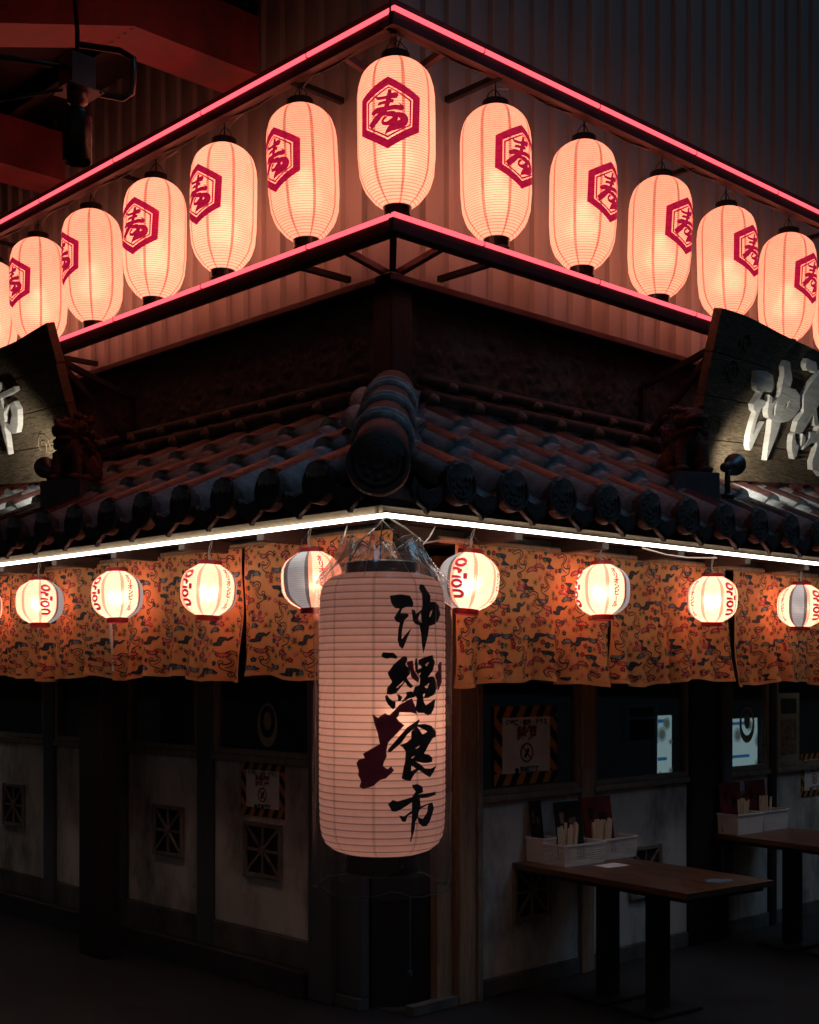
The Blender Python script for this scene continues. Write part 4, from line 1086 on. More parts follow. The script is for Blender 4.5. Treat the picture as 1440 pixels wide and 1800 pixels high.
def curtain(side, s0, s1, ztop, zbot, label, seed, o0=0.415, sag=0.0, skew=0.0):
    rc = random.Random(seed)
    ph = [rc.uniform(0, 6.28) for _ in range(5)]
    t = empty('noren_curtain', label, 'curtain', S(side, (s0 + s1) / 2, o0, zbot), group='patterned orange curtains under the eave')
    base = Vector(t.location)
    H = ztop - zbot
    def pos(s, z, lift=0.0):
        f = min(1, max(0, (ztop - z) / H)); u_ = (s - s0) / (s1 - s0)
        o = o0 + 0.016 * f * math.sin(s * 21 + ph[0] + 2 * z) + 0.010 * f * f * math.sin(s * 47 + ph[1] + z * 3) + 0.018 * f * math.sin(s * 8.5 + ph[2]) + 0.004 * math.sin(z * 17 + s * 6 + ph[3])
        o += 0.022 * f ** 3 * math.sin(s * 33 + ph[4] + 5 * z)
        zz = z - sag * math.sin(math.pi * u_) * (1 - f) + 0.014 * f * math.sin(s * 6 + ph[2]) + 0.006 * f * math.sin(s * 19 + ph[0]) + skew * u_ * f
        ss = s + 0.012 * f * math.sin(z * 9 + ph[1]) * (1 - abs(2 * u_ - 1) * 0.3)
        return S(side, ss, o + lift, zz) - base
    ns = int((s1 - s0) / 0.012); nz = int(H / 0.013)
    vs = [pos(s0 + (s1 - s0) * i / ns, zbot + H * j / nz, l_) for l_ in (0.0, -0.002) for j in range(nz + 1) for i in range(ns + 1)]
    K = (nz + 1) * (ns + 1); fs = []
    for j in range(nz):
        for i in range(ns):
            a = j * (ns + 1) + i; q = (a, a + 1, a + ns + 2, a + ns + 1)
            fs.append(q); fs.append(tuple(K + x for x in q[::-1]))
    for i in range(ns): fs.append((i, i + 1, K + i + 1, K + i)); b_ = nz * (ns + 1) + i; fs.append((b_ + 1, b_, K + b_, K + b_ + 1))
    for j in range(nz):
        for e in (0, ns): a = j * (ns + 1) + e; fs.append((a, a + ns + 1, K + a + ns + 1, K + a))
    MB().add(vs, fs).build('cloth', 'cloth', t, smooth=True)
    pr = MB(); lift = 0.0016
    offx, offz = rc.uniform(0, TILE_W), rc.uniform(0, TILE_H)
    sgn = 1 if side == 'R' else -1
    for a in range(-1, int((s1 - s0) / TILE_W) + 3):
        for b_ in range(-1, int(H / TILE_H) + 3):
            for li, (nm, px, py, rot) in enumerate(LAYOUT):
                cs = s0 + (a + (px - 330) / 620.0) * TILE_W - offx
                cz = ztop - (b_ + (py - 100) / 880.0) * TILE_H + offz
                if not (s0 - 0.05 < cs < s1 + 0.05 and zbot - 0.05 < cz < ztop + 0.05): continue
                ca, sa = math.cos(R(rot)), math.sin(R(rot))
                for ly, (mi, (pv, pf)) in enumerate(MOTIF[nm]):
                    pts = [(cs + sgn * MS * (x * ca - y * sa), cz + MS * (x * sa + y * ca)) for x, y in pv]
                    ok = [s0 + 0.003 < p[0] < s1 - 0.003 and zbot + 0.003 < p[1] < ztop - 0.003 for p in pts]
                    ff = [f for f in pf if all(ok[i] for i in f)]
                    if ff: pr.add([pos(p[0], p[1], lift + 0.00035 * ly + 0.00006 * (li % 5)) for p in pts], ff, mi)
    pr.build('printed_pattern', ['print_navy', 'print_red', 'print_pink', 'print_blue', 'print_green', 'print_white'], t, smooth=True)
    hm = MB(); vv = []
    for i in range(ns + 1):
        s = s0 + (s1 - s0) * i / ns
        vv += [pos(s, zbot + 0.016, 0.003), pos(s, zbot - 0.001, 0.003)]
    hm.add(vv, [(2 * i, 2 * i + 2, 2 * i + 3, 2 * i + 1) for i in range(ns)]).build('hem', 'cloth', t, smooth=True)
    return t
curtain('L', -0.445, 0.572, 2.185, 1.568, 'orange patterned curtain behind the plastic-wrapped lantern, reaching the corner', 1)
curtain('L', 0.592, 1.690, 2.180, 1.563, 'orange patterned curtain second from the corner on the left front', 2)
curtain('L', 1.703, 2.895, 2.178, 1.560, 'orange patterned curtain third from the corner on the left front', 3)
curtain('L', 2.910, 3.95, 2.175, 1.556, 'orange patterned curtain farthest left, cut by the edge', 4)
curtain('R', -0.008, 1.060, 2.160, 1.543, 'orange patterned curtain beginning right of the plastic-wrapped lantern', 5)
curtain('R', 1.082, 2.090, 2.158, 1.540, 'orange patterned curtain second from the corner on the right front', 6)
curtain('R', 2.178, 3.60, 2.156, 1.530, 'orange patterned curtain farthest right, gathered at its edge', 7)
m_ = MB(); m_.tube([S('R', -0.10, 0.40, 2.168), S('R', 5.0, 0.40, 2.168)], 0.015, 10); tag(m_.build('curtain_rod', 'post_wood', None, smooth=True), 'wooden rod holding the curtains right of the corner', 'rod')
m_ = MB(); m_.tube([S('L', -0.30, 0.395, 2.19), S('L', 5.0, 0.395, 2.19)], 0.012, 10); tag(m_.build('curtain_rod', 'post_wood', None, smooth=True), 'wooden rod holding the curtains left of the corner', 'rod')
m_ = MB(); m_.bar(S('L', 1.715, 0.445, 1.86), S('L', 1.700, 0.445, 1.725), 0.018, 0.008); m_.bar(S('L', 1.700, 0.4445, 1.7245), S('L', 1.690, 0.4445, 1.60), 0.012, 0.006); tag(m_.build('hanging_stick', 'white_plastic', None), 'thin white stick hanging in the curtain gap below a round lantern', 'stick')

# ------------------------------------------------------------------ wooden signboards with carved characters
GLY = [(KANJI_A, KANJI_A_HOLES), (KANJI_B, KANJI_B_HOLES), (KANJI_C, KANJI_C_HOLES), (KANJI_D, KANJI_D_HOLES)]
def glyph_unit(i):
    polys, holes = [mm(p) for p in GLY[i][0]], [mm(p) for p in GLY[i][1]]
    xs = [p[0] for pl in polys for p in pl]; ys = [p[1] for pl in polys for p in pl]
    f = lambda pl: [((p[0] - min(xs)) / (max(xs) - min(xs)), (p[1] - min(ys)) / (max(ys) - min(ys))) for p in pl]
    return [f(p) for p in polys], [f(p) for p in holes]

def solid_region(mb, polys, holes, o, ex, ey, en, depth, mi=0):
    vs, fs = region(polys, holes, 0.05)
    n = len(vs); cnt = {}
    for f in fs:
        for i in range(len(f)):
            a, b_ = f[i], f[(i + 1) % len(f)]
            k = (min(a, b_), max(a, b_)); cnt.setdefault(k, []).append((a, b_))
    P = [o + ex * x + ey * y + en * depth for x, y in vs] + [o + ex * x + ey * y for x, y in vs]
    F = [tuple(f) for f in fs] + [(b_ , a, a + n, b_ + n) for k, e in cnt.items() if len(e) == 1 for a, b_ in e]
    mb.add(P, F, mi)

def signboard(side, u0, o_b, z_b, o_t, z_t, edges, chars, label, seed):
    """edges: (u, bottom, top) along the board measured up its lean; chars: (glyph, u_left, u_right, w0, w1) with u along the wall."""
    rs = random.Random(seed)
    L = math.hypot(o_t - o_b, z_t - z_b)
    ex, up, out = axes(side)
    lat = Vector((1, 0, 0)) if side == 'R' else Vector((0, 1, 0))
    ey = (out * (o_t - o_b) + up * (z_t - z_b)) / L
    en = out * ((z_t - z_b) / L) - up * ((o_t - o_b) / L)
    org = S(side, 0, o_b, z_b)
    t = empty('wooden_signboard', label, 'signboard', S(side, u0, o_b, z_b))
    sh = Vector(t.location)
    TH = 0.055
    def edge_at(u_, which): return lerp_table([(e[0], e[which]) for e in edges], u_)
    NP = 4; n = 26
    umin, umax = edges[0][0], edges[-1][0]
    for p in range(NP):
        top = []; bot = []
        for i in range(n + 1):
            u_ = umin + (umax - umin) * i / n
            lo, hi = edge_at(u_, 1), edge_at(u_, 2)
            jag = lambda q, k: 0.004 * noise.noise(Vector((u_ * 4, q * 7.1, seed))) + (0.012 * noise.noise(Vector((u_ * 2.3, q * 3.7, seed + 3))) if k else 0)
            a, b_ = lo + (hi - lo) * p / NP, lo + (hi - lo) * (p + 1) / NP
            g = 0.0018
            bot.append((u_ + (jag(9 + p, 0) if 0 < i < n else rs.uniform(-0.004, 0.004)), a + jag(p, p == 0) + (g if p else 0)))
            top.append((u_, b_ + jag(p + 1, p == NP - 1) - (g if p < NP - 1 else 0)))
        poly = bot + top[::-1]
        m_ = MB(); d = TH + rs.uniform(-0.004, 0.004)
        m_.prism(poly, org - sh - en * TH, lat, ey, en, d, 0, 1)
        m_.build('plank', ['plank_wood', 'plank_end'], t, bevel=0.004)
    for gi, ua, ub, w0, w1 in chars:
        polys, holes = glyph_unit(gi)
        f = lambda pl: [(ua + (ub - ua) * x, w0 + (w1 - w0) * y) for x, y in pl]
        m_ = MB(); solid_region(m_, [f(p) for p in polys], [f(p) for p in holes], org - sh + en * 0.0065, lat, ey, en, 0.034)
        m_.build('carved_character', 'white_letter', t, bevel=0.003)
    # steel frame holding it to the wall
    for u_ in (umin + 0.12, umax - 0.4):
        m_ = MB()
        a = org + lat * u_ + ey * (L * 0.80) - en * (TH + 0.015) - sh; b_ = S(side, u_, 0.03, z_t - 0.30) - sh
        c_ = org + lat * u_ + ey * (L * 0.15) - en * (TH + 0.015) - sh; d = S(side, u_, 0.03, z_b + 0.25) - sh
        for p, q in ((a, b_), (c_, d), (a, c_), (b_, d), (a, d)): m_.bar(p, q, 0.032, 0.032)
        m_.build('support_frame', 'dark_steel', t, bevel=0.002)
    # scroll carving in the face
    m_ = MB()
    spots_ = ((1.95, 0.60, 0.075, 1.7), (2.02, 0.76, 0.06, 1.3), (1.90, 0.30, 0.06, 1.2)) if side == 'R' else ((2.40, 0.24, 0.075, 1.5), (2.26, 0.14, 0.09, 1.2), (2.36, 0.08, 0.06, 1.1))
    for (x, y, r_, tr) in spots_:
        pts = spiral(x, y, r_, R(200), tr, -1, 0.007)
        pts = [org - sh + lat * p[0] + ey * p[1] + en * 0.003 for p in pts]
        m_.tube(pts, 0.0045, 6)
    m_.build('carved_scroll', 'plank_end', t, smooth=True)
    return t, org, lat, ey, en
bR = signboard('R', 1.75, 0.40, 2.606, 0.62, 3.478, [(1.748, 0.0, 0.897), (2.20, 0.045, 0.885), (2.756, 0.085, 0.843), (3.08, 0.112, 0.84), (4.3, 0.12, 0.86)],
    [(0, 2.12, 2.62, 0.185, 0.735), (1, 2.58, 3.14, 0.16, 0.78), (2, 3.24, 3.72, 0.2, 0.72), (3, 3.74, 4.18, 0.2, 0.74)], 'weathered wooden signboard on the right with carved white characters', 21)
bL = signboard('L', 2.05, 0.40, 2.65, 0.64, 3.472, [(2.05, 0.0, 0.856), (2.606, 0.05, 0.823), (3.03, 0.08, 0.80), (4.5, 0.10, 0.82)],
    [(3, 2.96, 2.49, 0.235, 0.66), (2, 3.46, 2.98, 0.2, 0.72), (1, 3.98, 3.50, 0.2, 0.74), (0, 4.44, 4.0, 0.2, 0.74)], 'weathered wooden signboard on the left, cut by the frame', 22)

def spotlight(side, s, z, o, aim, label, watt):
    """Bell-headed spotlight on the eave, aimed back at the signboard."""
    p = S(side, s, o, z); t = empty('spotlight', label, 'spotlight', S(side, s, o, z - 0.09))
    d = (Vector(aim) - p).normalized(); off = p - Vector(t.location)
    m_ = MB(); m_.lathe([(0.0, -0.105), (0.020, -0.103), (0.025, -0.085), (0.026, 0.045), (0.030, 0.05)], 20, off, d); m_.build('body', 'lamp_metal', t, smooth=True)
    m_ = MB(); m_.lathe([(0.024, 0.046), (0.027, 0.052), (0.054, 0.104), (0.058, 0.108), (0.058, 0.116), (0.054, 0.116), (0.050, 0.104), (0.026, 0.060)], 28, off, d); m_.build('bell', 'lamp_metal', t, smooth=True)
    m_ = MB(); m_.lathe([(0.0, 0.070), (0.028, 0.070), (0.028, 0.074), (0.0, 0.078)], 20, off, d); m_.build('lens', 'lamp_glow', t, smooth=True)
    m_ = MB(); m_.tube([off - d * 0.02, off - d * 0.03 + Vector((0, 0, -0.05)), Vector((0, 0, 0.02)) - d * 0.03, Vector((0, 0, -0.06)) - d * 0.03], 0.015, 8); m_.lathe([(0.0, 0.0), (0.035, 0.0), (0.035, -0.02), (0, -0.02)], 16, Vector((0, 0, -0.05)) - d * 0.03); m_.build('stand', 'lamp_metal', t, smooth=True)
    m_ = MB(); m_.lathe([(0.0, 0.0), (0.014, 0.0), (0.014, 0.016), (0, 0.016)], 12, off + d.cross(Vector((0, 0, 1))).normalized() * 0.03, d.cross(Vector((0, 0, 1)))); m_.build('knob', 'lamp_metal', t)
    ld = bpy.data.lights.new('spot_beam', 'SPOT'); ld.energy = watt; ld.color = (1.0, 0.90, 0.72); ld.spot_size = R(84); ld.spot_blend = 1.0; ld.shadow_soft_size = 0.035
    lo = bpy.data.objects.new('spot_beam', ld); COL.objects.link(lo); lo.parent = t; lo.location = off + d * 0.10
    lo.rotation_euler = d.to_track_quat('-Z', 'Y').to_euler()
spotlight('R', 1.70, 2.645, 0.69, (2.40, -0.47, 2.80), 'small dark spotlight on the eave lighting the right signboard', 24.0)
spotlight('L', 1.93, 2.665, 0.69, (-0.46, 2.60, 2.84), 'small metal spotlight on the eave lighting the left signboard', 24.0)

# ------------------------------------------------------------------ guardian lions on the roof
def lion(side, s, o, z, yaw, label):
    t = empty('guardian_lion', label, 'statue', S(side, s, o, z), yaw)
    rs = random.Random(8)
    mb = MB()
    def ball(c_, r_, sx=1, sy=1, sz=1, seg=12):
        prof = [(r_ * math.sin(math.pi * k / 8), -r_ * math.cos(math.pi * k / 8)) for k in range(9)]
        m2 = MB(); m2.lathe([(max(a, 0.0005), b_) for a, b_ in prof], seg)
        mb.add([(c_[0] + p[0] * sx, c_[1] + p[1] * sy, c_[2] + p[2] * sz) for p in m2.v], m2.f)
    # faces -Y; sits on its haunches
    ball((0, 0.045, 0.085), 0.075, 0.85, 1.0, 1.0)             # rump
    ball((0, 0.0, 0.135), 0.066, 0.85, 0.85, 1.25)             # torso
    ball((0, -0.035, 0.155), 0.055, 0.95, 0.8, 1.1)            # chest
    for sg in (-1, 1):
        ball((sg * 0.055, 0.03, 0.055), 0.048, 0.65, 1.15, 1.1)   # thigh
        ball((sg * 0.060, -0.025, 0.018), 0.024, 0.9, 1.6, 0.75)  # hind paw
        for k in range(6): ball((sg * (0.040 + 0.001 * k), -0.058 - 0.002 * k, 0.125 - 0.02 * k), 0.024 - 0.0008 * k)
        ball((sg * 0.046, -0.085, 0.016), 0.024, 1.0, 1.35, 0.7)  # fore paw
        ball((sg * 0.040, -0.01, 0.295), 0.020, 0.6, 0.8, 1.3)    # ear
        ball((sg * 0.026, -0.085, 0.262), 0.0135)                 # eye
        ball((sg * 0.030, -0.078, 0.278), 0.016, 1.2, 0.8, 0.5)   # brow
    ball((0, -0.04, 0.245), 0.060, 1.0, 0.95, 0.95)            # head
    ball((0, -0.098, 0.240), 0.033, 1.2, 1.0, 0.6)             # upper jaw
    ball((0, -0.116, 0.252), 0.014, 1.2, 0.8, 0.8)             # nose
    ball((0, -0.088, 0.196), 0.027, 1.1, 1.1, 0.5)             # lower jaw
    for k in range(46):                                        # mane curls
        a = rs.uniform(0.5, 2 * math.pi - 0.5) - math.pi / 2; h = rs.uniform(0.15, 0.31)
        r_ = 0.064 * (1 - abs(h - 0.235) * 2.6) + 0.012
        ball((r_ * math.cos(a), -0.02 + r_ * math.sin(a) * 0.9 + 0.01, h), rs.uniform(0.012, 0.019), seg=8)
    for k in range(9):                                         # tail
        f = k / 8; ball((0.012 * math.sin(f * 5), 0.105 + 0.03 * math.sin(f * 3), 0.06 + 0.15 * f), 0.017 + 0.008 * math.sin(f * math.pi), seg=8)
    for k in range(10):
        a = k * 0.63; ball((0.024 * math.cos(a), 0.115 + 0.02 * math.sin(a), 0.20 + 0.012 * (k % 4)), 0.012, seg=6)
    ob = mb.build('body', 'statue_clay', t)
    rm = ob.modifiers.new('remesh', 'REMESH'); rm.mode = 'VOXEL'; rm.voxel_size = 0.0052; rm.use_smooth_shade = True
    ob.scale = (1.4, 1.35, 1.12)
    m_ = MB(); m_.box(-0.12, 0.12, -0.15, 0.17, -0.14, 0.002); m_.build('pedestal', 'grey_panel', t, bevel=0.004)
    return t
lion('L', 1.80, 0.60, 2.585, R(-62), 'reddish clay lion statue on the roof beside the left signboard')
lion('R', 1.49, 0.56, 2.585, R(-28), 'dark clay lion statue on the roof beside the right signboard')

# ------------------------------------------------------------------ posters, stickers and lit menu panels
def poster(side, s0, s1, z0, z1, o, label):
    """No-smoking notice in a hazard-striped border."""
    ex, up, out = axes(side)
    w, h = abs(s1 - s0), z1 - z0
    left = s0 if side == 'R' else s1
    t = empty('no_smoking_notice', label, 'notice', S(side, left, o, z0))
    org = Vector((0, 0, 0))
    m_ = MB(); m_.prism([(0, 0), (w, 0), (w, h), (0, h)], org, ex, up, out, 0.0015); m_.build('backing', 'hazard_orange', t)
    bw = 0.12 * w
    m_ = MB(); q = bw * 1.75
    def clipx(poly, lo, hi, ax):
        outp = poly
        for lim, keep in ((lo, 1), (hi, -1)):
            res = []
            for i in range(len(outp)):
                a, b_ = outp[i], outp[(i + 1) % len(outp)]
                fa, fb = (a[ax] - lim) * keep, (b_[ax] - lim) * keep
                if fa >= 0: res.append(a)
                if fa * fb < 0:
                    k = fa / (fa - fb); res.append(tuple(a[j] + (b_[j] - a[j]) * k for j in (0, 1)))
            outp = res
            if not outp: return []
        return outp
    x = -h
    i = 0
    while x < w + h:
        for y0, y1 in ((h - bw, h), (0, bw)):
            pl = clipx([(x + (y0 - 0) * 0.6, y0), (x + q * 0.5 + y0 * 0.6, y0), (x + q * 0.5 + y1 * 0.6, y1), (x + y1 * 0.6, y1)], 0, w, 0)
            if len(pl) > 2: m_.prism(pl, org + out * 0.0015, ex, up, out, 0.0008)
        x += q
    y = -w * 0.3
    while y < h:
        for x0, x1 in ((0, bw), (w - bw, w)):
            pl = clipx([(x0, y + bw), (x1, y), (x1, y + q * 0.55), (x0, y + bw + q * 0.55)], bw, h - bw, 1)
            if len(pl) > 2: m_.prism(pl, org + out * 0.0015, ex, up, out, 0.0008)
        y += q * 1.1
    m_.build('hazard_stripes', 'hazard_black', t)
    m_ = MB(); m_.prism([(bw, bw), (w - bw, bw), (w - bw, h - bw), (bw, h - bw)], org + out * 0.0018, ex, up, out, 0.0012); m_.build('white_sheet', 'paper_white', t)
    f = org + out * 0.0042
    m_ = MB(); put_flat(m_, text_flat('遊歩道・店内・テラス', w * 0.066, 0.0012), f, ex, up, 0, w / 2, h * 0.785)
    put_flat(m_, text_flat('渋谷横丁', w * 0.075, 0.0016), f, ex, up, 0, w * 0.54, h * 0.175)
    m_.prism(circle(w * 0.345, h * 0.175, w * 0.032, 10), f - out * 0.001, ex, up, out, 0.001)
    cx, cy = w / 2, h * 0.40
    m_.prism([(cx - 0.045 * w, cy - 0.04 * w), (cx - 0.015 * w, cy - 0.06 * w), (cx + 0.045 * w, cy + 0.03 * w), (cx + 0.015 * w, cy + 0.05 * w)], f - out * 0.001, ex, up, out, 0.001)
    m_.build('black_lettering', 'poster_black', t)
    m_ = MB(); put_flat(m_, text_flat('禁煙', w * 0.155, 0.0035), f, ex, up, 0, w / 2, h * 0.64)
    put_flat(m_, region([circle(cx, cy, w * 0.105, 24)], [circle(cx, cy, w * 0.085, 24)], 0.2), f, ex, up)
    put_flat(m_, ([(cx - 0.068 * w, cy + 0.056 * w), (cx - 0.056 * w, cy + 0.068 * w), (cx + 0.068 * w, cy - 0.056 * w), (cx + 0.056 * w, cy - 0.068 * w)], [(0, 1, 2, 3)]), f + out * 0.0006, ex, up)
    m_.build('red_symbol', 'poster_red', t)
    return t
poster('R', 0.685, 1.165, 1.030, 1.425, 0.0, 'large no-smoking notice with hazard border on the right window')
poster('L', 0.79, 1.155, 0.855, 1.135, 0.002, 'small no-smoking notice with hazard border above the left vent')
poster('R', 3.62, 3.95, 0.78, 1.06, 0.002, 'dim no-smoking notice at the right edge of the picture')

def oval_sticker(side, s, z, k, label):
    ex, up, out = axes(side)
    o = S(side, s, -0.006, z)
    el = lambda a, b_, dy=0.0: [(a * math.cos(2 * math.pi * q / 28), b_ * math.sin(2 * math.pi * q / 28) + dy) for q in range(28)]
    t = empty('oval_sticker', label, 'sticker', o)
    m_ = MB(); put_flat(m_, region([el(0.085 * k, 0.112 * k)], [el(0.062 * k, 0.082 * k, 0.016 * k)], 0.03), Vector((0, 0, 0)), ex, up); m_.build('ring', 'sticker', t)
    m_ = MB(); put_flat(m_, region([el(0.033 * k, 0.048 * k, 0.022 * k)], (), 0.05), Vector((0, 0, 0)), ex, up); m_.build('oval', 'sticker', t)
oval_sticker('L', 0.945, 1.325, 1.0, 'oval ring sticker on the window left of the tall lantern')
oval_sticker('R', 2.99, 1.27, 1.0, 'oval ring sticker on the glass in front of the lit panel')

def menu_panel(s0, s1, z0, z1, depth, label):
    t = empty('lit_menu_panel', label, 'menu panel', S('R', s0, -depth, z0))
    ex, up, out = axes('R'); w, h = s1 - s0, z1 - z0; O = Vector((0, 0, 0))
    m_ = MB(); m_.box(0, w, 0.0, 0.03, 0, h); m_.build('casing', 'hazard_black', t)
    m_ = MB(); m_.prism([(0.004, 0.004), (w - 0.004, 0.004), (w - 0.004, h - 0.004), (0.004, h - 0.004)], O, ex, up, out, 0.002); m_.build('lit_face', 'sign_pale', t)
    m_ = MB()
    for y in (0.88, 0.30): m_.prism([(0.03 * w, h * y), (0.62 * w, h * y), (0.62 * w, h * (y + 0.05)), (0.03 * w, h * (y + 0.05))], O + out * 0.003, ex, up, out, 0.001)
    m_.prism([(0.1 * w, 0.10 * h), (0.16 * w, 0.14 * h), (0.6 * w, 0.03 * h), (0.5 * w, 0.01 * h)], O + out * 0.003, ex, up, out, 0.001)
    m_.build('blue_band', 'sign_blue', t)
    for x, y, r_ in ((0.30, 0.70, 0.13), (0.88, 0.58, 0.19), (0.88, 0.14, 0.13), (0.62, 0.86, 0.10)):
        m_ = MB(); m_.prism(circle(x * w, y * h, min(r_ * h, (0.99 - x) * w, x * w), 20), O + out * 0.003, ex, up, out, 0.001, 0); m_.build('bowl_picture', 'sign_bowl', t)
        m_ = MB(); m_.prism(circle(x * w, y * h, min(r_ * h, (0.99 - x) * w, x * w) * 0.62, 16), O + out * 0.0045, ex, up, out, 0.001, 0); m_.build('food_picture', 'sign_food', t)
menu_panel(2.392, 2.545, 0.945, 1.338, 0.25, 'narrow glimpse of a lit pale menu panel inside the second right window')
menu_panel(3.09, 3.52, 0.935, 1.30, 0.22, 'bright pale blue lit menu panel behind the oval sticker')

def small_poster(side, s0, s1, z0, z1, o, mats, label, glint=False):
    ex, up, out = axes(side); w, h = abs(s1 - s0), z1 - z0
    t = empty('window_poster', label, 'poster', S(side, s0 if side == 'R' else s1, o, z0)); O = Vector((0, 0, 0))
    m_ = MB(); m_.prism([(0, 0), (w, 0), (w, h), (0, h)], O, ex, up, out, 0.0015); m_.build('sheet', mats[0], t)
    for i, (x0, x1, y0, y1) in enumerate(((0.14, 0.86, 0.70, 0.92), (0.14, 0.86, 0.10, 0.62))):
        m_ = MB(); m_.prism([(x0 * w, y0 * h), (x1 * w, y0 * h), (x1 * w, y1 * h), (x0 * w, y1 * h)], O + out * 0.0018, ex, up, out, 0.0008); m_.build('picture', mats[1 + i], t)
    return t
small_poster('R', 3.335, 3.60, 1.02, 1.46, 0.0, ('sticker', 'poster_black', 'menu_photo'), 'dim drinks poster on the glass right of the lit panel')
small_poster('R', 1.745, 2.055, 1.19, 1.415, 0.0, ('window_glass', 'menu_black', 'menu_black'), 'clear plastic pocket with a dark leaflet on the second right window')
small_poster('R', 0.315, 0.400, 1.02, 1.48, -0.009, ('poster_red', 'poster_yellow', 'poster_red'), 'narrow red and yellow poster just right of the tall lantern')

# ------------------------------------------------------------------ tables and what stands on them
def table(loc, rz, w, l, h, label):
    t = empty('wooden_table', label, 'table', loc, rz)
    for i in range(4):
        x0 = -w / 2 + w * i / 4
        m_ = MB(); m_.box(x0 + 0.0008, x0 + w / 4 - 0.0008, -l, 0, h - 0.028, h); m_.build('top_board', 'table_wood', t, bevel=0.002)
    m_ = MB(); m_.box(-w / 2 + 0.03, w / 2 - 0.03, -l + 0.04, -0.04, h - 0.05, h - 0.029); m_.build('under_frame', 'black_wood', t)
    for y in (-0.375, -0.70):
        m_ = MB(); m_.box(-0.042, 0.042, y - 0.042, y + 0.042, 0.02, h - 0.051); m_.build('leg', 'black_wood', t, bevel=0.004)
        m_ = MB(); m_.box(-0.17, 0.17, y - 0.13, y + 0.13, 0.0, 0.019); m_.build('foot_plate', 'black_wood', t, bevel=0.004)
    return t
TZ = 0.64
table((1.115, -0.03, 0), R(-6.5), 0.60, 1.14, TZ, 'dark wooden table standing out from the right wall, baskets on it')
table((2.86, -0.03, 0), R(-6.5), 0.60, 1.14, TZ, 'dark wooden table at the right edge of the picture')

def basket(loc, rz, w, l, h, label, solid=False):
    """Pierced plastic basket: a rim, a floor and four latticed sides."""
    t = empty('plastic_basket', label, 'basket', loc, rz)
    m_ = MB(); m_.box(-w / 2, w / 2, -l / 2, l / 2, 0, 0.004); m_.build('floor', 'white_plastic', t)
    fl = 1.06
    rim = MB()
    for x0, x1, y0, y1 in ((-w / 2 * fl - .004, w / 2 * fl + .004, -l / 2 * fl - .004, -l / 2 * fl + .004), (-w / 2 * fl - .004, w / 2 * fl + .004, l / 2 * fl - .004, l / 2 * fl + .004), (-w / 2 * fl - .004, -w / 2 * fl + .004, -l / 2 * fl + .004, l / 2 * fl - .004), (w / 2 * fl - .004, w / 2 * fl + .004, -l / 2 * fl + .004, l / 2 * fl - .004)):
        rim.box(x0, x1, y0, y1, h - 0.010, h)
    rim.build('rim', 'white_plastic', t, bevel=0.001)
    for ax in (0, 1):
        for sg in (-1, 1):
            m_ = MB(); W = w if ax == 0 else l; D = (l if ax == 0 else w) / 2
            P = lambda u_, z, d=0.0: ((u_ * (1 + (fl - 1) * z / h), sg * (D * (1 + (fl - 1) * z / h) - d), z) if ax == 0 else (sg * (D * (1 + (fl - 1) * z / h) - d), u_ * (1 + (fl - 1) * z / h), z))
            if solid:
                v = [P(-W / 2, 0.003), P(W / 2, 0.003), P(W / 2, h - 0.009), P(-W / 2, h - 0.009)]
                v += [P(-W / 2 + .003, 0.003, .003), P(W / 2 - .003, 0.003, .003), P(W / 2 - .003, h - 0.009, .003), P(-W / 2 + .003, h - 0.009, .003)]
                m_.add(v, [(0, 1, 2, 3), (7, 6, 5, 4), (0, 4, 5, 1), (1, 5, 6, 2), (2, 6, 7, 3), (3, 7, 4, 0)])
            else:
                n = max(4, int(W / 0.0105)); k = 8
                for i in range(n + 1):
                    u_ = -W / 2 + W * i / n; e = 0.007 if i in (0, n) else 0.0022
                    m_.bar(P(u_, 0.003), P(u_, h - 0.008), e, 0.003, (0, 1, 0) if ax == 0 else (1, 0, 0))
                for j in range(k + 1):
                    z = 0.004 + (h - 0.014) * j / k
                    m_.bar(P(-W / 2, z), P(W / 2, z), 0.0028, 0.0034 if j not in (0, k) else 0.012)
            m_.build('side', 'white_plastic', t)
    return t
def chopsticks(loc, rz, n, wid, h, label):
    t = empty('chopstick_bundle', label, 'chopsticks', loc, rz)
    rs = random.Random(int(loc[0] * 1000))
    for i in range(n):
        x = -wid / 2 + wid * i / (n - 1); ln = x * 0.35 + rs.uniform(-0.012, 0.012)
        y = rs.uniform(-0.012, 0.012)
        m_ = MB(); m_.bar((x * 0.8, y, 0.006), (x * 0.8 + ln, y + rs.uniform(-0.01, 0.01), h + rs.uniform(-0.016, 0.012)), 0.0165, 0.004, (0.2, 1, 0)); m_.build('paper_sleeve', 'chopstick_paper', t)
    return t
def menu_card(loc, rz, lean, w, h, mats, label):
    t = empty('menu_card', label, 'menu', loc, rz)
    ey = Vector((0, math.sin(lean), math.cos(lean))); en = Vector((0, -math.cos(lean), math.sin(lean))); ex = Vector((1, 0, 0))
    m_ = MB(); m_.prism([(-w / 2, 0), (w / 2, 0), (w / 2, h), (-w / 2, h)], (0, 0, 0), ex, ey, en, 0.006); m_.build('cover', mats[0], t, bevel=0.0015)
    for x, y, a, b_ in ((-0.25, 0.62, 0.16, 0.2), (0.15, 0.5, 0.26, 0.22), (-0.1, 0.2, 0.3, 0.16)):
        m_ = MB(); m_.prism([(x * w - a * w / 2, y * h), (x * w + a * w / 2, y * h), (x * w + a * w / 2, (y + b_) * h), (x * w - a * w / 2, (y + b_) * h)], en * 0.0063, ex, ey, en, 0.0006); m_.build('photo', mats[1], t)
    return t
T1 = TZ + 0.001
basket((0.955, -0.080, T1), R(-4), 0.10, 0.12, 0.125, 'small solid white bin at the left end of the table', True)
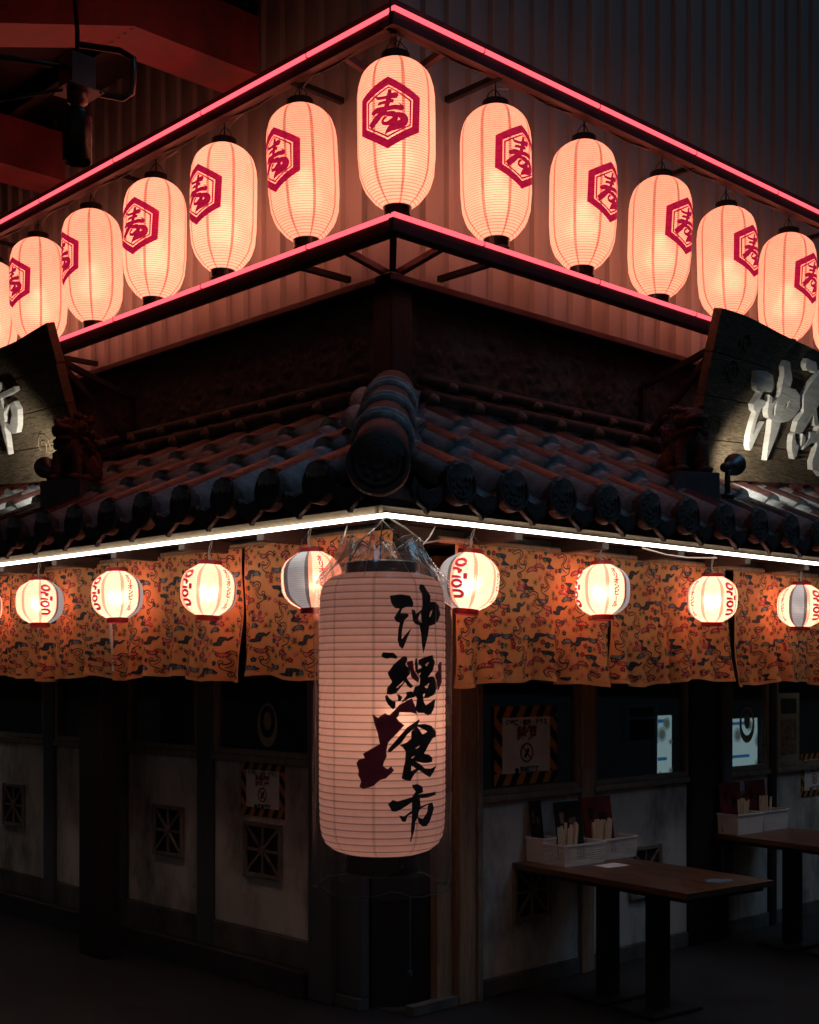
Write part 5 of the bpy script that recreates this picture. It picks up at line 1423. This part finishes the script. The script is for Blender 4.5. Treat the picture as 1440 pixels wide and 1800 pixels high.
basket((1.035, -0.222, T1), R(-4), 0.285, 0.14, 0.105, 'pierced white basket nearest on the table, chopsticks in it')
basket((1.335, -0.205, T1), R(-4), 0.26, 0.14, 0.105, 'second pierced white basket on the table, farther along the wall')
chopsticks((0.985, -0.215, T1 + 0.006), R(-4), 13, 0.125, 0.185, 'paper-sleeved chopsticks in the nearest pierced basket')
chopsticks((1.290, -0.200, T1 + 0.006), R(-4), 12, 0.125, 0.185, 'paper-sleeved chopsticks in the second pierced basket')
menu_card((0.955, -0.060, T1 + 0.006), R(-4), R(7), 0.085, 0.30, ('menu_black', 'menu_photo'), 'narrow dark menu standing in the small white bin')
menu_card((1.080, -0.172, T1 + 0.006), R(-4), R(9), 0.19, 0.295, ('menu_black', 'menu_photo'), 'dark picture menu standing behind the nearest chopsticks')
menu_card((1.345, -0.152, T1 + 0.006), R(-4), R(9), 0.22, 0.300, ('menu_red', 'menu_black'), 'dark red menu standing in the second pierced basket')
m_ = MB(); m_.obox((1.10, -0.405, T1 + 0.0006), (0.075, -0.008, 0), (0.005, 0.052, 0), (0, 0, 0.0005)); tag(m_.build('paper_note', 'paper_white', None), 'pale paper slip lying on the table below the baskets', 'paper')
m_ = MB(); m_.prism([(1.0, -1.02), (1.045, -1.075), (1.10, -1.09), (1.16, -1.05), (1.13, -0.985), (1.06, -0.97)], (0, 0, T1 + 0.0002), (1, 0, 0), (0, 1, 0), (0, 0, 1), 0.0008); tag(m_.build('blue_sticker', 'print_blue', None), 'worn blue sticker at the outer end of the table', 'sticker')
basket((2.70, -0.13, T1), R(-4), 0.24, 0.14, 0.12, 'solid white basket on the far right table, chopsticks in it', True)
basket((2.98, -0.13, T1), R(-4), 0.24, 0.14, 0.12, 'second solid white basket on the far right table, nearer the edge', True)
chopsticks((2.73, -0.13, T1 + 0.006), R(-4), 10, 0.085, 0.19, 'chopsticks in the first basket of the far right table')
chopsticks((2.97, -0.13, T1 + 0.006), R(-4), 10, 0.085, 0.19, 'chopsticks in the second basket of the far right table')
menu_card((2.68, -0.085, T1 + 0.006), R(-4), R(5), 0.2, 0.29, ('menu_red', 'menu_black'), 'dark red menu in the first basket of the far right table')
menu_card((2.96, -0.085, T1 + 0.006), R(-4), R(5), 0.2, 0.29, ('menu_red', 'menu_black'), 'dark red menu in the second basket of the far right table')

# ------------------------------------------------------------------ post, cables
m_ = MB(); sbox(m_, 'L', 2.03, 2.27, 0.20, 0.32, 0.0, 2.15); tag(m_.build('support_post', 'black_wood', None, bevel=0.006), 'black square post in front of the left shop front', 'post')
def cable(pts, r_, mat, label):
    m_ = MB(); m_.tube(pts, r_, 7); tag(m_.build('electric_cable', mat, None, smooth=True), label, 'cable')
cable([S('R', -0.62, 0.66, 2.19), S('R', -0.5, 0.62, 2.165), S('R', -0.36, 0.58, 2.12), S('R', -0.2, 0.52, 2.15)], 0.004, 'cable', 'loose cable under the white bar, right of the corner')
cable([S('R', 0.95, 0.70, 2.178), S('R', 1.15, 0.69, 2.160), S('R', 1.35, 0.68, 2.158), S('R', 1.6, 0.68, 2.172)], 0.004, 'cable', 'thin cable sagging below the white bar on the right')
for side, o, seq in (('R', 0.33, (-0.25, 0.38, 1.02, 1.66, 2.31, 2.95, 3.6)), ('L', 0.29, (-0.25, 0.34, 0.97, 1.59, 2.24, 2.87, 3.5))):
    pts = []
    for a, b_ in zip(seq, seq[1:]):
        for q in range(6):
            f = q / 6; pts.append(S(side, a + (b_ - a) * f, o + 0.006 * math.sin(f * 9 + a), 4.327 - 0.022 * math.sin(math.pi * f) + 0.004 * math.sin(7 * f + a)))
    cable(pts, 0.005, 'dark_cable', 'wire looping between the upper lanterns %s of the corner' % ('right' if side == 'R' else 'left'))

# ------------------------------------------------------------------ steel canopy overhead on the left, and the fixture under it
can = empty('steel_canopy', 'steel canopy frame overhead at the upper left, lit red', 'canopy', (-0.73, 1.16, 4.66))
cb = Vector(can.location)
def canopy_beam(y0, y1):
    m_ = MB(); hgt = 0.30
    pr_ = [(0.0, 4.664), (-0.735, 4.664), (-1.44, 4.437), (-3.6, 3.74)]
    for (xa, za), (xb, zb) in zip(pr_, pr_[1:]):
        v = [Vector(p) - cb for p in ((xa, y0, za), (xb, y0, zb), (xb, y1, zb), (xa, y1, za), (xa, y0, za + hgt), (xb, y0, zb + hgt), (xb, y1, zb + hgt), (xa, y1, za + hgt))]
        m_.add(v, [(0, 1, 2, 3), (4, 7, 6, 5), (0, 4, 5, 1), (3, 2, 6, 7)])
    m_.build('beam', 'beam_neon_red', can)
    m_ = MB()
    for k in range(5): m_.lathe([(0.012, -0.012), (0.012, 0.0), (0.0, 0.0)], 6, Vector((-0.735, y0 + 0.03 + (y1 - y0 - 0.06) * k / 4, 4.662)) - cb, (0, 0, -1))
    m_.build('bolt_row', 'dark_steel', can)
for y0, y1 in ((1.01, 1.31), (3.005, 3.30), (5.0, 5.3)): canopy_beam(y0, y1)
for x, z in ((-0.35, 4.97), (-1.5, 4.73), (-2.6, 4.38)):
    m_ = MB(); m_.box(x - 0.03 - cb.x, x + 0.03 - cb.x, 0.3 - cb.y, 6.5 - cb.y, z - cb.z, z + 0.10 - cb.z); m_.build('purlin', 'dark_steel', can)
m_ = MB(); v = [Vector(p) - cb for p in ((0.0, 0.1, 5.09), (-0.735, 0.1, 5.09), (-3.6, 0.1, 4.19), (-3.6, 7, 4.19), (-0.735, 7, 5.09), (0.0, 7, 5.09))]
v += [p + Vector((0, 0, 0.03)) for p in v]
m_.add(v, [(0, 1, 4, 5), (1, 2, 3, 4), (6, 11, 10, 7), (7, 10, 9, 8), (0, 6, 7, 1), (1, 7, 8, 2), (2, 8, 9, 3)]); m_.build('roof_sheet', 'dark_steel', can)

fx = empty('ceiling_fixture', 'junction box with conduit and hanging black lamp at the upper left', 'lamp', (-1.215, 0.69, 4.10))
ex_, up_, _ = Vector((1, 0, 0)), Vector((0, 0, 1)), None
m_ = MB(); m_.box(-0.058, 0.058, -0.058, 0.058, 0.0, 0.145); m_.build('junction_box', 'pipe_metal', fx, bevel=0.003)
m_ = MB(); m_.box(-0.085, 0.085, -0.085, 0.085, -0.006, -0.0005)
for a in (-1, 1):
    for b_ in (-1, 1): m_.lathe([(0.006, 0.0), (0.006, -0.006), (0.0, -0.006)], 6, (a * 0.072, b_ * 0.072, -0.006))
m_.build('cover_plate', 'pipe_metal', fx, bevel=0.001)
m_ = MB(); m_.lathe([(0.045, -0.007), (0.045, -0.045), (0.030, -0.05), (0.026, -0.08)], 24); m_.build('collar', 'pipe_metal', fx, smooth=True)
m_ = MB(); m_.lathe([(0.026, -0.075), (0.058, -0.085), (0.062, -0.10), (0.062, -0.30), (0.055, -0.305), (0.05, -0.29)], 28); m_.build('lamp_body', 'black_lacquer', fx, smooth=True)
m_ = MB(); m_.tube([(0.058, 0, 0.02), (0.12, -0.05, 0.005), (0.17, -0.09, -0.005), (0.20, -0.115, 0.02), (0.205, -0.12, 0.08), (0.205, -0.12, 0.17), (0.18, -0.05, 0.22), (0.06, 0.1, 0.26)], 0.014, 10); m_.build('conduit', 'pipe_metal', fx, smooth=True)
m_ = MB(); m_.tube([(0, 0, 0.14), (0.0, 0.0, 0.26), (0.0, 0.02, 0.40)], 0.010, 8); m_.build('hanger_rod', 'dark_steel', fx)
m_ = MB(); m_.tube([(-0.058, 0.0, 0.09), (-0.3, 0.18, 0.12), (-0.7, 0.5, 0.16), (-1.6, 1.2, 0.2)], 0.012, 8); m_.build('conduit', 'pipe_metal', fx, smooth=True)
m_ = MB(); m_.tube([(-0.058, 0.02, 0.0), (-0.25, 0.18, -0.05), (-0.45, 0.33, -0.09), (-0.47, 0.35, -0.12), (-0.47, 0.35, -0.35)], 0.009, 8); m_.build('conduit', 'dark_steel', fx, smooth=True)
